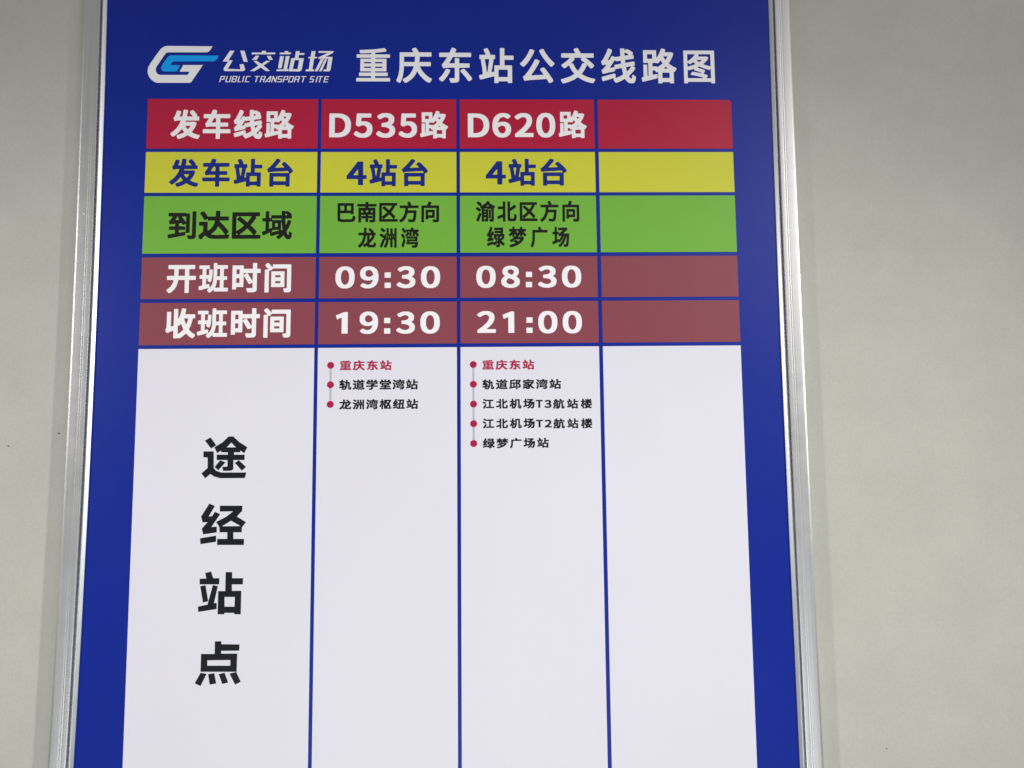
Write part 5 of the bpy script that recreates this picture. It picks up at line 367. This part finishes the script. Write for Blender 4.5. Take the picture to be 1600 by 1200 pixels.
# ---------------------------------------------------------------- geometry helpers
# board coordinates: x and z in millimetres from the point straight ahead of the lens, y in millimetres
# (negative = towards the viewer); the board's origin is the middle of its lower edge
BASE_X, BASE_Z = -67.5, -800.0

def pt(x, z, y=0.0):
    return ((x - BASE_X) / 1000.0, y / 1000.0, (z - BASE_Z) / 1000.0)

def link(name, verts, faces, mat, parent=None, smooth=False):
    me = bpy.data.meshes.new(name)
    me.from_pydata(verts, [], faces)
    me.materials.append(mat)
    me.update()
    if smooth:
        for p in me.polygons:
            p.use_smooth = True
    o = bpy.data.objects.new(name, me)
    col.objects.link(o)
    if parent:
        o.parent = parent
    return o

def inside(loops, x, z):
    odd = False
    for lp in loops:
        for (ax, az), (bx, bz) in zip(lp, lp[1:] + lp[:1]):
            if (az > z) != (bz > z) and x < ax + (bx - ax) * (z - az) / (bz - az):
                odd = not odd
    return odd

class Sheet:
    """flat print: faces gathered on one plane a fraction of a millimetre above the vinyl"""
    def __init__(self, y):
        self.y, self.v, self.f = y, [], []
    def poly(self, loops):
        base = len(self.v)
        flat = [p for lp in loops for p in lp]
        self.v += [pt(p[0], p[1], self.y) for p in flat]
        pts = [Vector((p[0], p[1])) for p in flat]
        edges, k = [], 0
        for lp in loops:
            edges += [(k + i, k + (i + 1) % len(lp)) for i in range(len(lp))]
            k += len(lp)
        cv, _e, cf, _ov, _oe, _of = delaunay_2d_cdt(pts, edges, [], 0, 1e-5)
        flat = [(q.x, q.y) for q in cv]
        self.v = self.v[:base] + [pt(q[0], q[1], self.y) for q in flat]
        tris = [f for f in cf if inside(loops, sum(flat[i][0] for i in f)/3, sum(flat[i][1] for i in f)/3)]
        for a, b, c in tris:
            A, B, C = flat[a], flat[b], flat[c]
            s = (B[0]-A[0])*(C[1]-A[1]) - (C[0]-A[0])*(B[1]-A[1])
            if abs(s) < 1e-9:
                continue
            self.f.append((base+a, base+b, base+c) if s > 0 else (base+a, base+c, base+b))
    def rect(self, x0, z0, x1, z1):
        self.poly([[(x0, z0), (x1, z0), (x1, z1), (x0, z1)]])
    def disc(self, x, z, r, n=28):
        self.poly([[(x + r*math.cos(2*math.pi*k/n), z + r*math.sin(2*math.pi*k/n)) for k in range(n)]])
    def build(self, name, mat, parent):
        # x to the right, z up, seen from -y: counter-clockwise faces look at the viewer
        return link(name, self.v, self.f, mat, parent)

def box(name, x0, x1, y0, y1, z0, z1, mat, parent):
    v = [pt(x, z, y) for x in (x0, x1) for y in (y0, y1) for z in (z0, z1)]
    f = [(0,1,3,2), (4,6,7,5), (0,4,5,1), (2,3,7,6), (0,2,6,4), (1,5,7,3)]
    return link(name, v, f, mat, parent)

def glyph_loops(k):
    return [[(q[i]/900.0, q[i+1]/900.0) for i in range(0, len(q), 2)] for q in GLYPHS[k]]

# ---------------------------------------------------------------- the wall
WALL_Y = 0.011
wall = link("wall", [(-3.0, WALL_Y, 0), (3.0, WALL_Y, 0), (3.0, WALL_Y, 3.6), (-3.0, WALL_Y, 3.6),
                     (-3.0, WALL_Y+0.15, 0), (3.0, WALL_Y+0.15, 0), (3.0, WALL_Y+0.15, 3.6), (-3.0, WALL_Y+0.15, 3.6)],
            [(0,1,2,3), (5,4,7,6), (4,0,3,7), (1,5,6,2), (3,2,6,7), (4,5,1,0)], M['wall'])
wall['kind'] = 'structure'
wall['label'] = "pale grey painted wall with faint mottling behind the framed board"

def wall_mark(xmm, zmm, w, h, tilt):
    """a little dark pit in the paint, with a raised rim of irregular outline"""
    k = 1.0 + WALL_Y
    cx, cz = xmm/1000*k, EYE + zmm/1000*k
    n = 12
    v, f = [(cx, WALL_Y-0.0006, cz)], []
    ca, sa = math.cos(tilt), math.sin(tilt)
    for ring, yy in ((0.7, WALL_Y-0.0006), (1.0, WALL_Y+0.0002)):
        for i in range(n):
            a = 2*math.pi*i/n
            j = 1 + random.uniform(-.18, .18)
            x, z = w/2000*math.cos(a)*ring*j, h/2000*math.sin(a)*ring*j
            v.append((cx + x*ca - z*sa, yy, cz + x*sa + z*ca))
    for i in range(n):
        q = (i+1) % n
        f.append((0, 1+i, 1+q))
        f.append((1+i, 1+n+i, 1+n+q, 1+q))
    return link("paint_speck", v, f, M['pit'], wall)
wall_mark(-556.4, 39.1, 3.4, 1.5, -0.35)
wall_mark(-619.3, 23.4, 2.2, 1.7, 0.2)
wall_mark(492.8, -367.9, 1.7, 1.2, 0.3)

# ---------------------------------------------------------------- the board
board = bpy.data.objects.new("route_board", None)
col.objects.link(board)
board.location = (BASE_X/1000.0, 0.0, EYE + BASE_Z/1000.0)
board.empty_display_size = 0.1
board['label'] = "blue bus route board with coloured timetable in a silver aluminium frame on the wall"
board['category'] = "notice board"

Z_LOW, Z_HIGH = -800.0, 790.0
box("backing_board", -532, 397, 1.2, 9.5, Z_LOW+8, Z_HIGH-8, M['backing'], board)
poster = box("poster", -523, 388, 0.0, 1.0, Z_LOW+14, Z_HIGH-14, M['poster_blue'], board)
poster['label'] = "blue printed vinyl sheet carrying the table"

def lettering(name, sheet, mat, label=None):
    o = sheet.build(name, M[mat], poster)
    if label:
        o['label'] = label
    return o

# cells of the table
row_look = [('cell_red', 'crimson'), ('cell_yellow', 'yellow'), ('cell_green', 'green'),
            ('cell_brown', 'brown'), ('cell_brown', 'brown')]
WHITE_LOW = Z_LOW + 60
for r, (z0, z1) in enumerate(ROWS):
    for c, (x0, x1) in enumerate(COLUMNS):
        s = Sheet(-0.12)
        if r == 0 and c == 3:
            k = 4.0
            s.poly([[(x0, z0), (x1, z0), (x1, z1-k), (x1-k*.3, z1-k*.3), (x1-k, z1), (x0, z1)]])
        else:
            s.rect(x0, z0, x1, z1)
        s.build("table_cell", M[row_look[r][0]], poster)['label'] = (
            row_look[r][1] + (" blank" if c == 3 else " filled") + " cell of the table")
for c, (x0, x1) in enumerate(COLUMNS):
    s = Sheet(-0.12)
    s.rect(x0, WHITE_LOW, x1, WHITE_TOP)
    s.build("table_cell", M['cell_white'], poster)['label'] = "tall white cell of the table"

# writing
TEXTS = [("重庆东站公交线路图", 'ink_white'), ("发车线路", 'ink_white'), ("发车站台", 'ink_blue'), ("到达区域", 'ink_black'),
         ("开班时间", 'ink_white'), ("收班时间", 'ink_white'), ("巴南区方向", 'ink_black'), ("龙洲湾", 'ink_black'),
         ("渝北区方向", 'ink_black'), ("绿梦广场", 'ink_black'), ("D535路", 'ink_white'), ("D620路", 'ink_white'),
         ("4站台", 'ink_blue'), ("4站台", 'ink_blue'), ("09:30", 'ink_white'), ("19:30", 'ink_white'),
         ("08:30", 'ink_white'), ("21:00", 'ink_white'), ("重庆东站", 'ink_red'), ("轨道学堂湾站", 'ink_dark'),
         ("龙洲湾枢纽站", 'ink_dark'), ("重庆东站", 'ink_red'), ("轨道邱家湾站", 'ink_dark'),
         ("江北机场T3航站楼", 'ink_dark'), ("江北机场T2航站楼", 'ink_dark'), ("绿梦广场站", 'ink_dark')]
for (text, ink), glyphs in zip(TEXTS, LINES):
    s = Sheet(-0.24)
    for key, x0, z0, x1, z1 in glyphs:
        if key < 0:
            s.rect(x0, z0, x1, z1)
        else:
            s.poly([[(x0 + u*(x1-x0), z0 + v*(z1-z0)) for u, v in lp] for lp in glyph_loops(key)])
    lettering("lettering", s, ink, "printed words " + text)
for ch, polys in zip("途经站点", TALL_WRITING):
    s = Sheet(-0.24)
    for loops in polys:
        s.poly(loops)
    lettering("lettering", s, 'ink_dark', "large black character " + ch)

# emblem
for key, name, ink, label in ((0, "emblem_letter", 'ink_white', "white G of the emblem"),
                              (1, "emblem_accent", 'ink_cyan', "sky blue stroke inside the emblem"),
                              (2, "lettering", 'ink_white', "stylised words 公交站场 beside the emblem")):
    s = Sheet(-0.24)
    for loops in LOGO[key]:
        s.poly(loops)
    lettering(name, s, ink, label)

# PUBLIC TRANSPORT SITE in slanted square capitals; cell units: 73 high
def capital(c, w):
    v, h, T = 13, 9, 73
    R_ = lambda a, b, c_, d: [(a, b), (c_, b), (c_, d), (a, d)]
    full, top, bot = R_(0, 0, v, T), R_(v, T-h, w, T), R_(v, 0, w, h)
    mid = R_(v, 31, w-v, 31+h)
    return {
        'P': [full, top, R_(w-v, 28, w, T-h), R_(v, 28, w-v, 28+h)],
        'U': [full, R_(v, 0, w-v, h), R_(w-v, 0, w, T)],
        'B': [full, R_(v, T-h, w-v, T), mid, R_(v, 0, w-v, h), R_(w-v, 38, w, T), R_(w-v, 0, w, 34)],
        'L': [full, bot],
        'I': [R_(0, 0, v, T)],
        'C': [full, top, bot],
        'T': [R_(0, T-h, w, T), R_(w/2-v/2, 0, w/2+v/2, T-h)],
        'R': [full, top, R_(w-v, 30, w, T-h), R_(v, 30, w-v, 30+h), [(w-v, 0), (w, 0), (w-5, 30), (w-v-7, 30)]],
        'A': [[(0, 0), (13, 0), (w-v, 52), (w-v, T), (w-v-7, T)], R_(w-v, 0, w, T), R_(17, 4, w-v, 4+h-2)],
        'N': [full, R_(w-v, 0, w, T), [(v, T), (v, 48), (w-v, 0), (w-v, 25)]],
        'S': [R_(0, T-h, w, T), R_(0, 32+h, v, T-h), R_(0, 32, w, 32+h), R_(w-v, h, w, 32), R_(0, 0, w, h)],
        'O': [full, R_(v, T-h, w-v, T), R_(v, 0, w-v, h), R_(w-v, 0, w, T)],
        'E': [full, top, bot, R_(v, 32, w, 32+h)],
    }[c]
x0, z0, x1, z1 = ENGLISH_BOX
kx, kz = (x1 - x0) / 1379.0, (z1 - z0) / 73.0
for word, spec in (("PUBLIC", [('P', 20, 54), ('U', 95, 60), ('B', 170, 58), ('L', 246, 42), ('I', 303, 13), ('C', 338, 54)]),
                   ("TRANSPORT", [('T', 446, 60), ('R', 524, 58), ('A', 588, 66), ('N', 668, 60), ('S', 740, 58),
                                  ('P', 812, 54), ('O', 880, 58), ('R', 952, 60), ('T', 1030, 62)]),
                   ("SITE", [('S', 1144, 52), ('I', 1224, 13), ('T', 1243, 58), ('E', 1322, 54)])):
    s = Sheet(-0.24)
    for ch, bx, w in spec:
        for q in capital(ch, w):
            s.poly([[(x0 + kx*(bx-18 + px + 0.27*py), z0 + kz*py) for px, py in q]])
    lettering("lettering", s, 'ink_white', "small slanted capitals " + word)

# line diagrams: grey line with crimson dots
for dots in STOP_DOTS:
    s = Sheet(-0.2)
    top, low = dots[0], dots[-1]
    s.poly([[(low[0]-1.35, low[1]), (low[0]+1.35, low[1]), (top[0]+1.35, top[1]), (top[0]-1.35, top[1])]])
    s.build("route_line", M['ink_grey'], poster)
    for x, z in dots:
        d = Sheet(-0.26)
        d.disc(x, z, 4.55)
        d.build("stop_dot", M['ink_red'], poster)

# ---------------------------------------------------------------- frame rails
def bow_left(z):
    t = (z - 130.0) / 490.0
    return 2.0 - 4.0 * t * t
def bow_right(z):
    t = (z - 50.0) / 560.0
    return -1.1 + (3.6 if t > 0 else 1.0) * t * t

def bevel_profile(pts):
    """rounds the corners of an open profile of (outward, y, radius)"""
    out = []
    for i, (a, y, r) in enumerate(pts):
        if r <= 0 or i in (0, len(pts)-1):
            out.append((a, y)); continue
        P, A, B = Vector((a, y)), Vector(pts[i-1][:2]), Vector(pts[i+1][:2])
        u, w = (A-P).normalized(), (B-P).normalized()
        d = min(r, (A-P).length*.45, (B-P).length*.45)
        p0, p1 = P + u*d, P + w*d
        for k in range(5):
            t = k/4
            q = p0*(1-t)**2 + P*2*t*(1-t) + p1*t*t
            out.append((q.x, q.y))
    return out

def rail(name, x_in, side, profile, mat, parent, bow, jitter, z0, z1, steps=90):
    """extrudes a profile along z; outward distances grow away from the poster"""
    prof = bevel_profile(profile)
    v, f = [], []
    for i in range(steps + 1):
        z = z0 + (z1 - z0) * i / steps
        b = bow(z)
        ja = random.uniform(-jitter, jitter)
        for a, y in prof:
            v.append(pt(x_in + b + side*(a + ja), z, y))
    n = len(prof)
    for i in range(steps):
        for j in range(n - 1):
            q = (i*n+j, i*n+j+1, (i+1)*n+j+1, (i+1)*n+j)
            f.append(q if side < 0 else q[::-1])
    f.append(tuple(range(n)) if side > 0 else tuple(range(n))[::-1])
    f.append(tuple(range(steps*n, steps*n+n))[::-1] if side > 0 else tuple(range(steps*n, steps*n+n)))
    o = link(name, v, f, mat, parent)
    me = o.data
    for p in me.polygons:
        p.use_smooth = len(p.vertices) == 4
    me.set_sharp_from_angle(angle=math.radians(38))
    return o

# base of the rail: the lip that holds the sheet, a narrow groove, then the back leg against the wall
LIP = [(0.0, -0.3, 0), (0.0, -1.2, 0.3), (3.6, -4.4, 0.5), (4.5, -4.4, 0.3), (4.7, -0.6, 0.2), (6.3, -0.6, 0.2), (6.3, -2.0, 0), (20, -2.0, 0), (20, 10.5, 0), (0, 10.5, 0)]
COVER = [(6.1, -1.9, 0), (6.1, -8.0, 0.3), (7.0, -8.2, 0.4), (11.0, -8.6, 0.2), (12.1, -8.62, 0.2), (13.3, -8.87, 0.2), (14.4, -8.86, 0.2), (15.5, -9.05, 0.2), (24.5, -9.9, 0.3), (26.7, -9.3, 0.3), (26.9, -7.4, 0.3), (26.9, 9.8, 0), (24.9, 9.8, 0), (24.9, -1.9, 0)]
for side, x_in, bow in ((-1, -516.6, bow_left), (1, 381.8, bow_right)):
    base = rail("frame_rail", x_in, side, LIP, M['aluminium_lip'], board, bow, 0.05, Z_LOW, Z_HIGH)
    base['label'] = ("left" if side < 0 else "right") + " aluminium rail with its thin bright inner lip"
    if side < 0:
        left_rail = base
    rail("cover_strip", x_in, side, COVER, M['aluminium'], base, bow, 0.03, Z_LOW, Z_HIGH)
# a small dent with scraped rim on the left rail
scar_v, scar_f = [pt(-533.6, 324.5, -9.5)], []
for ring, yy in ((0.6, -9.65), (1.0, -9.1)):
    for i in range(10):
        a = 2*math.pi*i/10
        j = 1 + random.uniform(-.25, .25)
        scar_v.append(pt(-533.6 + 2.3*ring*j*math.cos(a), 324.5 + 1.1*ring*j*math.sin(a) + .5*math.cos(a), yy))
for i in range(10):
    q = (i+1) % 10
    scar_f += [(0, 1+i, 1+q), (1+i, 11+i, 11+q, 1+q)]
link("scraped_dent", scar_v, scar_f, M['aluminium_lip'], left_rail)

# head and foot rails, beyond the picture but part of the frame
for z_in, s in ((Z_HIGH - 30, 1), (Z_LOW + 30, -1)):
    o = box("frame_rail", -516, 381, -8.4, 10.4, min(z_in, z_in + s*27), max(z_in, z_in + s*27), M['aluminium'], board)
    o['label'] = ("upper" if s > 0 else "lower") + " aluminium rail"

print("objects", len(bpy.data.objects))
